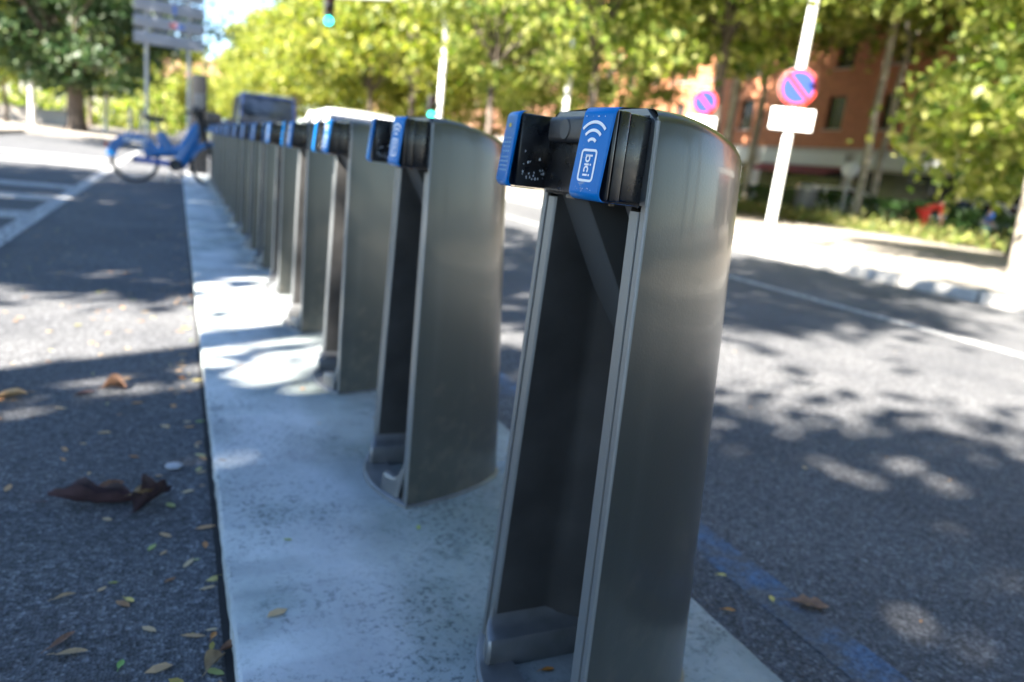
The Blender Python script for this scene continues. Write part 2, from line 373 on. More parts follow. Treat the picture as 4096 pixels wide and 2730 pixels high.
def make_dock():
    root = empty('bike_dock', (OX, YC, PZ))
    SS = [math.copysign(abs(t)**.8, t) for t in np.linspace(-1, 1, 61)]
    # ---- outer shell
    rows = []; rr = .014
    for t in np.linspace(0, 1, 26):
        row = []
        for s in SS:
            x, yy = plan(0, s); zt = ztop(x)-rr
            for _ in range(3):
                z = t*zt; x, yy = plan(z, s); zt = ztop(x)-rr
            row.append((x, yy, t*zt))
        # thickness lip at both front ends
        def lip(p, sg): return [(p[0]+.022, p[1]-sg*.011, p[2]), (p[0]+.0012, p[1]-sg*.011, p[2]), (p[0]-.0004, p[1]-sg*.0095, p[2]), (p[0], p[1]-sg*.0015, p[2])]
        a = lip(row[0], -1); b = lip(row[-1], 1)[::-1]
        row[0] = (row[0][0]+.002, row[0][1], row[0][2]); row[-1] = (row[-1][0]+.002, row[-1][1], row[-1][2])
        rows.append(a + row + b)
    for ph in (25, 50, 75, 90):
        row = []
        ins = rr*(1-math.cos(R(ph)))
        for s in SS:
            x, yy = plan(.88, s, ins); row.append((x, yy, ztop(x)-rr+rr*math.sin(R(ph))))
        a = [row[0]]*4; b = [row[-1]]*4
        rows.append([(p[0], p[1], p[2]) for p in a] + row + b)
    for kk in (.85, .5, .2, 0.0):
        row = []
        for s in SS:
            x, yy = plan(.88, s, rr); row.append((x, yy*kk, ztop(x)+.004*(1-kk*kk)))
        rows.append([row[0]]*4 + row + [row[-1]]*4)
    sh = MB(); sh.grid(loc_pts(rows))
    sh.build('shell', 'gunmetal', root, 40)
    # ---- upper front plate behind the head (cast edge)
    fp = MB()
    zz = np.linspace(.7875, .898, 9); left = []; right = []
    def hwr(z):
        base = hw0(z)-.0005; c = .022
        if z > .898-c: dz = z-(.898-c); return base-c+math.sqrt(max(0, c*c-dz*dz))
        return base
    fr = [[(XF-.003, -hwr(z), z-.0005), (XF-.003, hwr(z), z-.0005)] for z in zz]
    bk = [[(XF+.006, -hwr(z), z-.0005), (XF+.006, hwr(z), z-.0005)] for z in zz]
    fp.grid(loc_pts(fr))
    fp.grid(loc_pts([[a[0], b_[0]] for a, b_ in zip(fr, bk)])); fp.grid(loc_pts([[a[1], b_[1]] for a, b_ in zip(fr, bk)]))
    fp.grid(loc_pts([[fr[-1][0], fr[-1][1]], [bk[-1][0], bk[-1][1]]]))
    fp.grid(loc_pts([[fr[0][0], fr[0][1]], [bk[0][0], bk[0][1]]]))
    fp.build('front_plate', 'cast_edge', root, 40)
    # ---- raw cast edge trim along both front edges of the shell
    for sg in (-1, 1):
        et = MB(); rws = []
        for z in np.linspace(.001, .884, 16):
            h = hw0(z); rws.append([(XF+.006, sg*(h-.0113), z), (XF+.0008, sg*(h-.0113), z), (XF-.0010, sg*(h-.0100), z), (XF-.0010, sg*(h-.0014), z), (XF+.0010, sg*(h+.0006), z), (XF+.0030, sg*(h+.0006), z)])
        et.grid(loc_pts(rws)); et.build('edge_trim', 'cast_edge', root, 30)
    # ---- liner: inner strip either side, then inner walls running back
    for sg in (-1, 1):
        st = MB(); rws = []
        for z in np.linspace(.002, .779, 14):
            h = hw0(z)
            rws.append([(XF+.03, sg*(h-.0160), z), (XF+.002, sg*(h-.0160), z), (XF+.0003, sg*(h-.0172), z), (XF+.0003, sg*(h-.0350), z), (XF+.003, sg*(h-.0372), z), (XF+.0075, sg*(h-.0378), z)])
        st.grid(loc_pts(rws))
        top = rws[-1]; st.add([(p[0]-OX, p[1], p[2]) for p in top], [(0, 1, 2, 3, 4, 5)])
        st.build('front_strip', 'cast_edge', root, 50)
    ln = MB(); rws = []
    for z in np.linspace(.001, .784, 14):
        row = []
        for s in SS:
            u = 1-abs(s)**2; h = hw0(z); yo = h*(max(0, 1-u**1.4))**.62
            yv = max(0.0, min(h-.0380, yo-.012)); x = XF+.004+(dep(z)-.03)*u
            row.append((x, math.copysign(yv, s) if yv > 0 else 0.0, z))
        rws.append(row)
    ln.grid(loc_pts(rws)); ln.build('liner', 'liner_dark', root, 40)
    # ---- slot inserts: slanted noses either side of the wheel slot
    for sg in (-1, 1):
        ins = MB(); rws = []
        for z in np.linspace(.46, .785, 14):
            xc = .508+.584*(.782-z); h = hw0(z)-.0380
            u = min(1, max(0, (xc-XF)/dep(z))); yo = min(h, hw0(z)*(1-u**1.4)**.62-.012)
            yo = max(.05, yo); xb = XF+dep(z)*.80
            rws.append([(xc, sg*(yo+.004), z), (xc+.002, sg*(yo-.004), z), (xc+.012, sg*.053, z), (xc+.016, sg*.049, z), (max(xb, xc+.02), sg*.046, z)])
        ins.grid(loc_pts(rws)); ins.build('slot_insert', 'insert_grey', root, 40)
    # ---- feet of the wheel channel
    def xf(yv): return .456 + (abs(yv)/.15)**2*.038
    for sg in (-1, 1):
        ft = MB()
        sec = [(.080, .0), (.078, .025), (.080, .046), (.084, .0515), (.092, .0525), (.110, .054), (.120, .059), (.127, .070), (.1315, .092), (.1335, .13)]
        rws = []
        for i, s_ in enumerate((0, .012, .03, .08, .3, .6, 1.0)):
            row = []
            for (yy, z) in sec:
                zz_ = z
                if sg < 0 and yy < .12: yy = .12-(.12-yy)*1.5
                if i == 0: zz_ = max(0, z-.007)
                if i == 1: zz_ = max(0, z-.002)
                yv = yy + (.010 if i == 0 else .003 if i == 1 else 0)*(1 if yy < .1 else 0)
                x0 = xf(yv) + max(0, (z-.06))*.28
                xe = XF+.305*max(.02, 1-((yv+.006)/.168)**1.613)**(1/1.4)
                row.append((x0+s_*(max(xe, x0+.01)-x0), sg*yv, zz_))
            rws.append(row)
        ft.grid(loc_pts(rws))
        fr0 = [(p[0]-.0005, p[1], p[2]) for p in rws[0]]; bt = [(xf(abs(p[1])), p[1], 0.0) for p in rws[0]]
        ft.grid(loc_pts([fr0, bt]))
        ft.build('channel_foot', 'foot_metal', root, 35)
    # ---- base plate
    bp_ = MB(); ys = np.linspace(-.172, .172, 25)
    def xb_(yv): return .440 + (abs(yv)/.172)**2*.055
    up = [[(xb_(v), v, 0.), (xb_(v)+.001, v, .007), (xb_(v)+.006, v*.985, .010), (max(.517, xb_(v)+.01), v*.985, .010), (max(.517, xb_(v)+.01), v*.985, 0.)] for v in ys]
    bp_.grid(loc_pts(up)); bp_.build('base_plate', 'foot_metal', root, 30)
    sk = MB(); rws = []
    for s in SS:
        a = plan(0, s); b2 = plan(0, s, -.005); rws.append([(b2[0], b2[1], 0.), (b2[0], b2[1], .006), (a[0]-.002, a[1]*.99, .008)])
    sk.grid(loc_pts(rws)); sk.build('base_skirt', 'foot_metal', root, 30)
    # ---- head
    hd = MB()
    def wing(sg, x0, x1, yi, dz0, dz1, r, o0, o1):
        # outer half widths o0 (at x0), o1 (at x1)
        z0, z1 = .788+dz0, .888-dz1
        b = [(x0-OX, sg*yi, z0), (x0-OX+.006*(0 if sg < 0 else 0), sg*o0, z0), (x1-OX, sg*o1, z0), (x1-OX, sg*yi, z0)]
        t = [(p[0], p[1], z1) for p in b]
        hd.bev(MB().hexa(b, t), r, 2)
    for sg in (-1, 1):
        wing(sg, .4290, .4945, .0905, .001, .0005, .002, .125, .116)       # inner block
        wing(sg, .4325, .4385, .110, .001, .0, .0025, .1430, .1418)        # front rim
        wing(sg, .4330, .4940, .110, .004, .003, .001, .1385, .1195)       # core seen in the grooves
        wing(sg, .4400, .4560, .110, .0005, .0005, .0018, .1412, .1372)
        wing(sg, .4572, .4938, .110, .0015, .001, .003, .1358, .1235)
    hd.rbox(.474-OX, .4952-OX, -.112, .112, .789, .884, .003)
    head = hd.build('lock_head', 'black_gloss', root, 30)
    MB().bev(MB().hexa([(.4930-OX, -.1225, .784), (.4930-OX, .1225, .784), (.4965-OX, .1225, .784), (.4965-OX, -.1225, .784)],
                       [(.4930-OX, -.117, .8895), (.4930-OX, .117, .8895), (.4965-OX, .117, .8895), (.4965-OX, -.117, .8895)]), .001).build('gasket', 'rubber', head)
    cb = MB().rbox(.4545-OX, .476-OX, -.089, .062, .853, .8855, .006, 3)
    cb.build('crossbar', 'black_soft', head)
    for yb in (-.055, .012):
        MB().lathe([(.0, -.0012), (.0125, -.0012), (.0135, -.0004), (.0135, .001)], (.4545-OX, yb, .869), 'X', 20).build('button_disc', 'black_soft', head)
    MB().lathe([(0, -.03), (.004, -.03), (.005, -.026), (.005, 0)], (.474-OX, -.05, .812), 'X', 14).lathe([(0, -.008), (.012, -.008), (.013, -.005), (.013, 0)], (.474-OX, -.05, .812), 'X', 18).build('lock_pin', 'pin_steel', head)
    MB().lathe([(0.010, -.004), (.016, -.006), (.017, -.003), (.017, 0)], (.474-OX, -.055, .832), 'X', 18).build('lock_ring', 'black_soft', head)
    MB().rbox(.45-OX, .472-OX, -.045, -.02, .7835, .789, .002).build('bracket', 'rust_bracket', head)
    MB().lathe([(0, -.006), (.004, -.006), (.0042, 0)], (.462-OX, -.112, .789), 'Z', 6).build('bolt', 'rust_bracket', head)
    # blue plates: C-profile, front tilted back at the top, yawed 8 degrees
    def front_x(z): return .4145 + (z-.79)*.075
    def prof():
        P = [(.470, .7865)]
        r_ = .010; zb, zt = .787, .8905
        for a in np.linspace(-90, -180, 7): P.append((front_x(zb)+r_+r_*math.cos(R(a)), zb+r_+r_*math.sin(R(a))))
        for a in np.linspace(180, 90, 7): P.append((front_x(zt)+r_+r_*math.cos(R(a)), zt-r_+r_*math.sin(R(a))))
        P.append((.4368, .8905)); return P
    def yaw_dx(yv): return (abs(yv)-.094)*.14
    blues = []
    for sg in (-1, 1):
        bl = MB(); P = prof(); ya, yb = .0915, .1440
        rows = [[(x+yaw_dx(v)-OX, sg*v, z) for (x, z) in P] for v in (ya, ya+.0012, yb-.0012, yb)]
        rows[0] = [(p[0]+.0012, p[1], p[2]) for p in rows[0]]; rows[3] = [(p[0]+.0012, p[1], p[2]) for p in rows[3]]
        inner0 = [(p[0]+.0035, p[1], p[2]) for p in rows[0]]; inner3 = [(p[0]+.0020, p[1], p[2]) for p in rows[3]]
        bl.grid([inner0]+rows+[inner3])
        blues.append(bl.build('blue_plate', 'dock_blue', head, 45))
    # emblem on the near plate: (a across, b up) -> plate surface
    def em(a, b): 
        yv = .1172 - a     # half-width coordinate; a>0 goes towards the slot (screen left)
        z = .8350 + b
        return (front_x(z)+yaw_dx(yv)-OX-.0007, -yv, z)
    e = MB()
    def stroke(pts, wd, closed=False):
        n = len(pts); L_, R_ = [], []
        for i in range(n):
            p0 = pts[(i-1) % n] if closed or i > 0 else pts[i]; p1 = pts[(i+1) % n] if closed or i < n-1 else pts[i]
            dx, dy = p1[0]-p0[0], p1[1]-p0[1]; d = math.hypot(dx, dy) or 1
            nx, ny = -dy/d*wd/2, dx/d*wd/2
            L_.append(em(pts[i][0]+nx, pts[i][1]+ny)); R_.append(em(pts[i][0]-nx, pts[i][1]-ny))
        if closed: L_.append(L_[0]); R_.append(R_[0])
        e.grid([L_, R_])
    for rad in (.0285, .0195, .0098):
        stroke([(rad*math.cos(R(a)), .0098+rad*math.sin(R(a))) for a in np.linspace(46, 134, 16)], .0034)
    bw, bh, br = .0128, .0168, .0035; pts = []
    for cx, cy_, a0 in ((bw-br, bh-br, 0), (-bw+br, bh-br, 90), (-bw+br, -bh+br, 180), (bw-br, -bh+br, 270)):
        for a in np.linspace(a0, a0+90, 6): pts.append((cx+br*math.cos(R(a)), cy_-.0095+br*math.sin(R(a))))
    stroke(pts, .0028, True)
    # letters b i c i, reading downwards (text x -> -b, text y -> screen right = -a)
    def T(tx, ty): return (-(ty-.0042), -.0095-(tx-.0112))
    tw = .0022
    def tl(ps): stroke([T(*p) for p in ps], tw)
    xh = .0033
    stroke([T(.0036+xh*math.cos(R(a)), xh+xh*math.sin(R(a))) for a in np.linspace(0, 345, 22)], tw, True)
    tl([(.0003, 0-.001), (.0003, .0112)])
    tl([(.0102, -.001), (.0102, .0072)]); tl([(.0102, .0088), (.0102, .0110)])
    stroke([T(.0159+xh*math.cos(R(a)), xh+xh*math.sin(R(a))) for a in np.linspace(42, 318, 20)], tw)
    tl([(.0218, -.001), (.0218, .0072)]); tl([(.0218, .0088), (.0218, .0110)])
    e.build('emblem', 'emblem_white', head, 0)
    # small print on the far plate
    pr = MB()
    def fp_(v, z): return (front_x(z)+yaw_dx(v)-OX-.0007, v, z)
    for zc, n_ in ((.852, 3), (.846, 3), (.840, 3), (.834, 3), (.826, 5), (.820, 4), (.814, 5), (.808, 4)):
        for q in range(n_):
            v0 = .100+q*.036/n_; pr.add([fp_(v0, zc), fp_(v0+.022/n_, zc), fp_(v0+.022/n_, zc+.0022), fp_(v0, zc+.0022)], [(0, 1, 2, 3)])
    pr.build('small_print', 'print_pale', head, 0)
    MB().add([fp_(.112, .868), fp_(.122, .868), fp_(.122, .873), fp_(.112, .873)], [(0, 1, 2, 3)]).build('status_light', 'led_amber', head, 0)
    # scuffs on the black inner face of the far wing and the plate's lower edge
    rr_ = random.Random(5); sf = MB()
    for _ in range(26):
        x = rr_.uniform(.437, .470); z = .800+abs(rr_.gauss(0, .016)); s_ = rr_.uniform(.0005, .0014)
        sf.add([(x-OX+s_*math.cos(a)*.8, .0893, z+s_*1.5*math.sin(a)) for a in np.linspace(0, 5.3, 6)], [(0, 1, 2, 3, 4, 5)])
    for _ in range(16):
        yv = .100+rr_.random()**.7*.030; z = .7985+rr_.gauss(0, .0012)+(yv-.1)*.02; s_ = rr_.uniform(.0004, .0010)
        sf.add([(front_x(z)+yaw_dx(yv)-OX-.0006, -yv-s_*2.2*math.cos(a)*rr_.uniform(.6, 1.2), z+s_*.8*math.sin(a)) for a in np.linspace(0, 5.3, 6)], [(0, 1, 2, 3, 4, 5)])
    for _ in range(7):
        yv = rr_.uniform(.094, .141); z = .8795; s_ = rr_.uniform(.0003, .0008)
        sf.add([(front_x(z)+yaw_dx(yv)-OX-.0006, -yv-s_*1.5*math.cos(a), z+s_*math.sin(a)) for a in np.linspace(0, 5.3, 6)], [(0, 1, 2, 3, 4, 5)])
    sf.build('scuff', 'scuff', head, 0)['kind'] = 'stuff'
    return root

SP = .828
ORD = ['nearest', 'second', 'third', 'fourth', 'fifth', 'sixth', 'seventh', 'eighth', 'ninth', 'tenth', 'eleventh', 'twelfth', 'thirteenth', 'fourteenth', 'fifteenth', 'sixteenth']
dock0 = make_dock()
for k in range(16):
    d = dock0 if k == 0 else copy_tree(dock0)
    d.location = (OX + (0 if k < 2 else random.uniform(-.003, .003)), YC+SP*k, PZ)
    if k > 1: d.rotation_euler = (0, 0, R(random.uniform(-1.0, 1.0)))
    if k == 0: lb = 'nearest grey metal bike dock, in sharp focus, with blue emblem plate on black head'
    elif k == 14: lb = 'fifteenth grey bike dock from the camera, holding the blue bike'
    elif k == 15: lb = 'farthest grey bike dock, just beyond the blue bike'
    else: lb = ORD[k] + ' grey bike dock from the camera in the row on the concrete plinth'
    tag(d, lb, 'bike dock', 'bike docks in a row on the plinth')

# ================================================================== VEGETATION
leaf_mat('leaf_green', [(.05, .09, .018), (.13, .175, .034), (.23, .26, .06), (.38, .38, .15)], .6)
leaf_mat('leaf_yellow', [(.065, .105, .02), (.14, .18, .03), (.24, .26, .05), (.36, .345, .09)], .55)
leaf_mat('leaf_dark', [(.018, .045, .016), (.028, .062, .022), (.042, .080, .026), (.075, .10, .03)], .28)
leaf_mat('leaf_hedge', [(.018, .045, .012), (.03, .075, .018), (.05, .11, .025)], .3)
leaf_mat('leaf_bed', [(.07, .11, .03), (.13, .17, .04), (.20, .21, .06), (.26, .22, .11)], .4)
mat('bark_pale', (.17, .15, .12), .85, var=.5, vscale=5, col2=(.40, .36, .30), bump=.4, bscale=30, bdist=.01)
mat('bark_dark', (.09, .07, .055), .9, var=.4, vscale=6, bump=.5, bscale=30, bdist=.01)

def leaves(pts, size, rg, droop=0.0):
    """one quad pair (folded leaf) per point"""
    n = len(pts); V = np.zeros((n, 4, 3)); 
    d = rg.normal(size=(n, 3)); d[:, 2] -= droop; d /= np.linalg.norm(d, axis=1)[:, None]
    u = rg.normal(size=(n, 3)); u -= (u*d).sum(1)[:, None]*d; u /= np.linalg.norm(u, axis=1)[:, None]
    s = size*rg.uniform(.6, 1.35, n)[:, None]
    V[:, 0] = pts - d*s; V[:, 1] = pts + u*s*.62 - d*s*.1; V[:, 2] = pts + d*s; V[:, 3] = pts - u*s*.62 - d*s*.1
    return V.reshape(-1, 3)
def leaf_mesh(name, pts, size, m, rg, parent=None, droop=0.0):
    V = leaves(pts, size, rg, droop); n = len(pts)
    me = bpy.data.meshes.new(name)
    me.vertices.add(n*4); me.vertices.foreach_set('co', V.astype(np.float32).ravel())
    me.loops.add(n*4); me.loops.foreach_set('vertex_index', np.arange(n*4, dtype=np.int32))
    me.polygons.add(n); me.polygons.foreach_set('loop_start', np.arange(0, n*4, 4, dtype=np.int32))
    me.update(calc_edges=True); me.validate()
    me.materials.append(MATS[m]); o = bpy.data.objects.new(name, me); COL.objects.link(o)
    if parent: o.parent = parent
    return o
def crown_points(rg, n, c, rad, nclump, spread, hollow=.35, low=0.0):
    c = np.array(c); rad = np.array(rad)
    cc = []
    while len(cc) < nclump:
        p = rg.uniform(-1, 1, 3); r = np.linalg.norm(p)
        if hollow < r < 1.0: cc.append(p)
    cc = np.array(cc)
    w_ = rg.uniform(.3, 1.8, nclump); w_ /= w_.sum()
    idx = rg.choice(nclump, n, p=w_)
    sz = rg.uniform(.6, 1.3, nclump)
    p = c + cc[idx]*rad + rg.normal(size=(n, 3))*spread*sz[idx][:, None]*np.array([1.15, 1.15, .6])
    return p, c + cc*rad
def make_tree(name, seed, height, crown_c, crown_r, leafm, barkm, n=16000, nclump=90, spread=.45, leaf=.11, trunk_r=.16, lean=(0, 0), extra=None, hollow=.35):
    rg = np.random.default_rng(seed); root = empty(name)
    fork = max(1.8, crown_c[2]-crown_r[2]*.75)
    pts, cl = crown_points(rg, n, crown_c, crown_r, nclump, spread, hollow)
    if extra is not None:
        for (c_, r_, n_, k_) in extra:
            p2, _ = crown_points(rg, n_, c_, r_, k_, spread*.8, 0.0); pts = np.vstack([pts, p2])
    t = MB(); tp = []
    for i in range(7):
        f = i/6; tp.append((lean[0]*f*fork/3+rg.normal()*.03, lean[1]*f*fork/3+rg.normal()*.03, f*fork))
    tp[0] = (0, 0, -.03)
    t.tube(tp, [trunk_r*(1.35 if i == 0 else 1.0-.25*i/6) for i in range(7)], 10)
    base = np.array(tp[-1])
    order = rg.permutation(len(cl))[:16]
    for j in order:
        e = cl[j]; mid = base*.5+e*.5 + np.array([0, 0, .25*abs(rg.normal())]) + rg.normal(size=3)*.25
        st = np.array([base[0], base[1], base[2]-rg.uniform(0, .5)]); r_ = trunk_r*rg.uniform(.28, .5)
        q1 = st*.7+mid*.3; 
        t.tube([tuple(st), tuple(q1), tuple(mid), tuple(mid*.5+e*.5), tuple(e)], [r_, r_*.8, r_*.6, r_*.4, r_*.2], 6)
    t.build('trunk', barkm, root, 60)
    leaf_mesh('crown', pts, leaf, leafm, rg, root, .3)
    return root

def place(o, x, y, rz=0, s=1.0, z=0.0, sz=None):
    o.location = (x, y, z); o.rotation_euler = (0, 0, R(rz)); o.scale = (s, s, sz or s); return o

# street trees along the right-hand kerb, going away (kind varies)
tG = make_tree('street_tree', 11, 11, (0, 0, 7.2), (3.9, 3.9, 4.3), 'leaf_green', 'bark_dark', 12500, 80, .42, .12, .13)
tY = make_tree('street_tree', 12, 12, (0, 0, 7.4), (4.1, 4.1, 4.8), 'leaf_yellow', 'bark_dark', 18000, 100, .5, .14, .18)
tP = make_tree('plane_tree', 13, 12, (0, 0, 8.2), (4.2, 4.2, 4.0), 'leaf_green', 'bark_pale', 15000, 85, .48, .12, .095)
GR = 'street trees along the right pavement'
spots = [
    (tG, 9.7, 17.2, 20, 1.0, 'green street tree with dark trunk behind the second dock'),
    (tG, 9.9, 24.5, 140, 1.05, 'green street tree beside the traffic light pole'),
    (tY, 9.6, 33.0, 60, 1.0, 'yellow-green street tree above the white car'),
    (tY, 9.8, 42.5, 200, 1.08, 'tall yellow-green street tree right of the blue van'),
    (tY, 9.6, 54.0, 310, 1.1, 'bright yellow-green street tree right above the blue van'),
    (tY, 9.4, 68.0, 100, 1.1, 'yellow-green street tree behind the blue van, far down the street'),
    (tY, 9.2, 86.0, 10, 1.1, 'distant yellow-green tree at the right edge of the open sky'),
    (tY, 8.6, 112.0, 250, 1.1, 'farthest yellow-green tree down the street under the open sky'),
    (tP, 18.0, 25.5, 0, 1.25, 'pale-trunked plane tree behind the farther no-parking sign'),
    (tP, 16.9, 20.4, 75, 1.2, 'pale-trunked plane tree just left of the tall white lamp post'),
    (tP, 22.8, 19.6, 160, 1.6, 'slim plane tree growing from the hedge right of the litter bin'),
    (tP, 17.2, 35.5, 230, 1.25, 'plane tree in front of the salmon building'),
    (tP, 27.8, 14.5, 290, 1.6, 'tall plane tree at the right end of the clipped hedge'),
    (tP, 27.0, 22.5, 30, 1.6, 'tall plane tree right in front of the orange building'),
    (tP, 26.0, 31.0, 190, 1.6, 'plane tree between the hedge and the orange brick building'),
    (tP, 21.5, 11.2, 120, 1.6, 'tall plane tree behind the right end of the planted bed'),
    (tP, 23.6, 26.5, 15, 1.6, 'tall plane tree in the middle of the trees in front of the orange building'),
    (tG, 13.6, 22.5, 15, .62, 'small green tree filling the gap behind the second dock'),
    (tG, 13.2, 28.5, 95, .6, 'small green tree right of the lower green traffic light'),
    (tG, 14.0, 35.0, 175, .66, 'small green tree behind the traffic light pole'),
    (tY, 13.4, 43.0, 255, .66, 'small yellow-green tree left of the traffic light pole'),
    (tY, 13.0, 53.0, 30, .7, 'small yellow-green tree above the white car roof'),
    (tG, 13.6, 17.0, 220, 1.28, 'leafy green tree left of the tall white lamp post, behind the nearest dock'),
    (tG, 17.3, 10.3, 40, 1.25, 'leafy green tree between the lamp post and the right edge'),
]
used = set()
for (src, x, y, rz, s, lb) in spots:
    o = src if id(src) not in used else copy_tree(src); used.add(id(src))
    place(o, x, y, rz, s, .13); tag(o, lb, 'tree', GR)
# near plane tree at the right edge, leaning trunk and low hanging branches
tA = make_tree('plane_tree', 21, 10, (-1.3, .3, 5.6), (3.3, 3.0, 2.8), 'leaf_green', 'bark_pale', 12000, 80, .4, .10, .15, lean=(-.55, .1),
               extra=[((.5, .9, 2.6), (1.2, 1.0, .9), 1500, 12), ((1.5, 1.8, 2.4), (1.3, 1.0, 1.2), 1600, 14), ((3.2, 3.0, 2.8), (1.6, 1.4, 1.6), 1700, 14)])
place(tA, 10.95, 6.33, 0, 1.0, .13); tag(tA, 'leaning pale-trunked plane tree at the right edge with low hanging branches', 'tree', GR)

# left side trees
GL = 'trees on the left side of the street'
tL = make_tree('street_tree', 31, 10, (0, 0, 6.6), (5.8, 4.6, 5.0), 'leaf_dark', 'bark_dark', 38000, 190, .5, .13, .42, hollow=.2)
place(tL, -4.3, 41, 0, 1.0, .13); tag(tL, 'big dark green tree with thick trunk left of the direction sign', 'tree', GL)
tL2 = make_tree('street_tree', 32, 6, (0, 0, 4.6), (3.0, 3.0, 3.0), 'leaf_yellow', 'bark_dark', 9000, 60, .4, .11, .10)
place(tL2, -7.6, 44, 0, .95, .13); tag(tL2, 'slim young tree with yellow-green leaves at the left edge', 'tree', GL)
for (src, x, y, rz, s, lb) in [(tL, -11.5, 52, 120, 1.0, 'dark green tree at the far left edge'), (tY, -6.0, 66, 40, .95, 'yellow-green tree behind the thick trunk'),
                               (tY, -1.2, 92, 170, .9, 'far yellow-green tree below the direction sign'), (tG, -16, 70, 20, 1.1, 'green tree in the far left background'),
                               (tY, 3.2, 128, 70, .75, 'hazy yellow tree where the street ends')]:
    o = copy_tree(src); place(o, x, y, rz, s, .0); tag(o, lb, 'tree', GL)
# street trees left of and behind the camera whose shade falls on the docks
GS = 'shade trees outside the frame'
tS = make_tree('street_tree', 41, 10, (0, 0, 6.2), (2.9, 2.9, 2.4), 'leaf_dark', 'bark_dark', 13000, 70, .42, .115, .18)
for i, (src, x, y, rz, s, lb) in enumerate([
    (tS, -6.5, -3.3, 0, .92, 'leafy street tree to the left of the camera shading the docks'),
    (tS, -7.5, 3.3, 100, 1.15, 'leafy street tree on the left pavement shading the far docks'),
    (tS, -10.1, -5.7, 200, 1.3, 'leafy tree in the second row left of the camera'),
    (tS, -7.9, 8.3, 250, .95, 'leafy street tree on the left pavement level with the blue bike'),
    (tS, -6.0, -9.0, 300, 1.0, 'leafy street tree behind the camera'),
    (tS, 2.5, -14.0, 40, 1.1, 'leafy street tree down the road behind the camera'),
    (tS, -3.5, -17.0, 130, 1.25, 'leafy tree standing behind the camera on the left'),
    (tS, 8.6, -12.5, 220, 1.2, 'leafy tree behind the camera on the right pavement'),
    (tG, 11.6, -1.8, 30, 1.0, 'green street tree on the right pavement beside the camera'),
    (tG, 10.8, -7.6, 150, 1.0, 'green street tree on the right pavement just behind the camera'),
    (tG, 13.4, -15.5, 260, 1.1, 'green street tree on the right pavement well behind the camera'),
    (tG, 17.5, -5.0, 70, 1.2, 'green tree in the second row on the right behind the camera'),
    (tS, 3.0, -25.0, 80, 1.5, 'tall leafy tree far behind the camera'),
    (tS, 12.5, -22.0, 160, 1.5, 'tall leafy tree far behind the camera on the right'),
    (tS, -7.4, 26.5, 10, 1.35, 'tall leafy tree on the left pavement shading the direction sign')]):
    o = src if i == 0 else copy_tree(src); place(o, x, y, rz, s, .13); tag(o, lb, 'tree', GS)

tW = make_tree('street_tree', 47, 14, (0, 0, 12.0), (2.6, 2.8, 1.5), 'leaf_dark', 'bark_dark', 5200, 34, .36, .12, .16, hollow=.1)
place(tW, -7.0, -.4, 0, 1.0, .13); tag(tW, 'tall thin-crowned tree on the left pavement whose shade falls on the road', 'tree', GS)

# clipped hedge, planted bed, far greenery
rg = np.random.default_rng(5)
def hedge(name, x0, x1, y0, y1, h, n, size, m, label, rough=.06):
    root = empty(name, ((x0+x1)/2, (y0+y1)/2, .13))
    lx, ly = (x1-x0)/2, (y1-y0)/2
    p = np.stack([rg.uniform(-lx, lx, n), rg.uniform(-ly, ly, n), rg.uniform(0, h, n)], 1)
    face = rg.integers(0, 5, n)
    p[face < 2, 0] = -lx; p[face == 2, 2] = h; p[face == 3, 1] = -ly
    p += rg.normal(size=(n, 3))*rough
    leaf_mesh('foliage', p, size, m, rg, root)
    st = MB()
    for yy in np.arange(-ly+.3, ly, .8): st.tube([(0, yy, 0), (rg.normal()*.1, yy+rg.normal()*.1, h*.8)], [.03, .01], 5)
    st.build('stems', 'bark_dark', root)
    return tag(root, label, 'hedge')
hedge('clipped_hedge', 23.6, 25.0, 16.5, 30, 1.05, 9000, .07, 'leaf_hedge', 'dark green clipped hedge behind the planted bed on the right')
hedge('clipped_hedge', 23.0, 24.4, 9.0, 15.8, .95, 5000, .07, 'leaf_hedge', 'dark green clipped hedge at the right edge behind the blue-clad person')
hedge('clipped_hedge', 13.0, 14.0, 18.5, 34, 1.6, 9000, .09, 'leaf_hedge', 'dark hedge below the trees behind the second dock')
nb = 6000
bp = np.stack([rg.uniform(19.0, 22.6, nb), rg.uniform(9.5, 24, nb), .13+np.abs(rg.normal(size=nb))*.16+.02], 1)
clump = (np.sin(bp[:, 0]*3.1+1)*np.cos(bp[:, 1]*2.3)+1)*.5
bp[:, 2] += clump*.28*rg.uniform(0, 1, nb)
bedo = leaf_mesh('bed_plants', bp, .075, 'leaf_bed', rg); tag(bedo, 'low yellow-green ground cover in the bed on the right', 'ground cover', kind='stuff')
n2 = 16000
fw = np.stack([rg.uniform(-70, 14, n2), rg.uniform(150, 172, n2), np.abs(rg.normal(size=n2))*4.2], 1)
fw[:, 2] += 3*np.sin(fw[:, 0]*.25)**2
far = leaf_mesh('far_wood', fw, .55, 'leaf_yellow', rg); tag(far, 'distant mass of trees at the end of the street', 'trees', kind='stuff')
n3 = 9000
lw = np.stack([rg.uniform(-44, 0, n3), rg.uniform(78, 88, n3), np.abs(rg.normal(size=n3))*2.4], 1)
lo = leaf_mesh('far_shrubs', lw, .3, 'leaf_green', rg); tag(lo, 'mass of shrubs in the far left background', 'shrubs', kind='stuff')

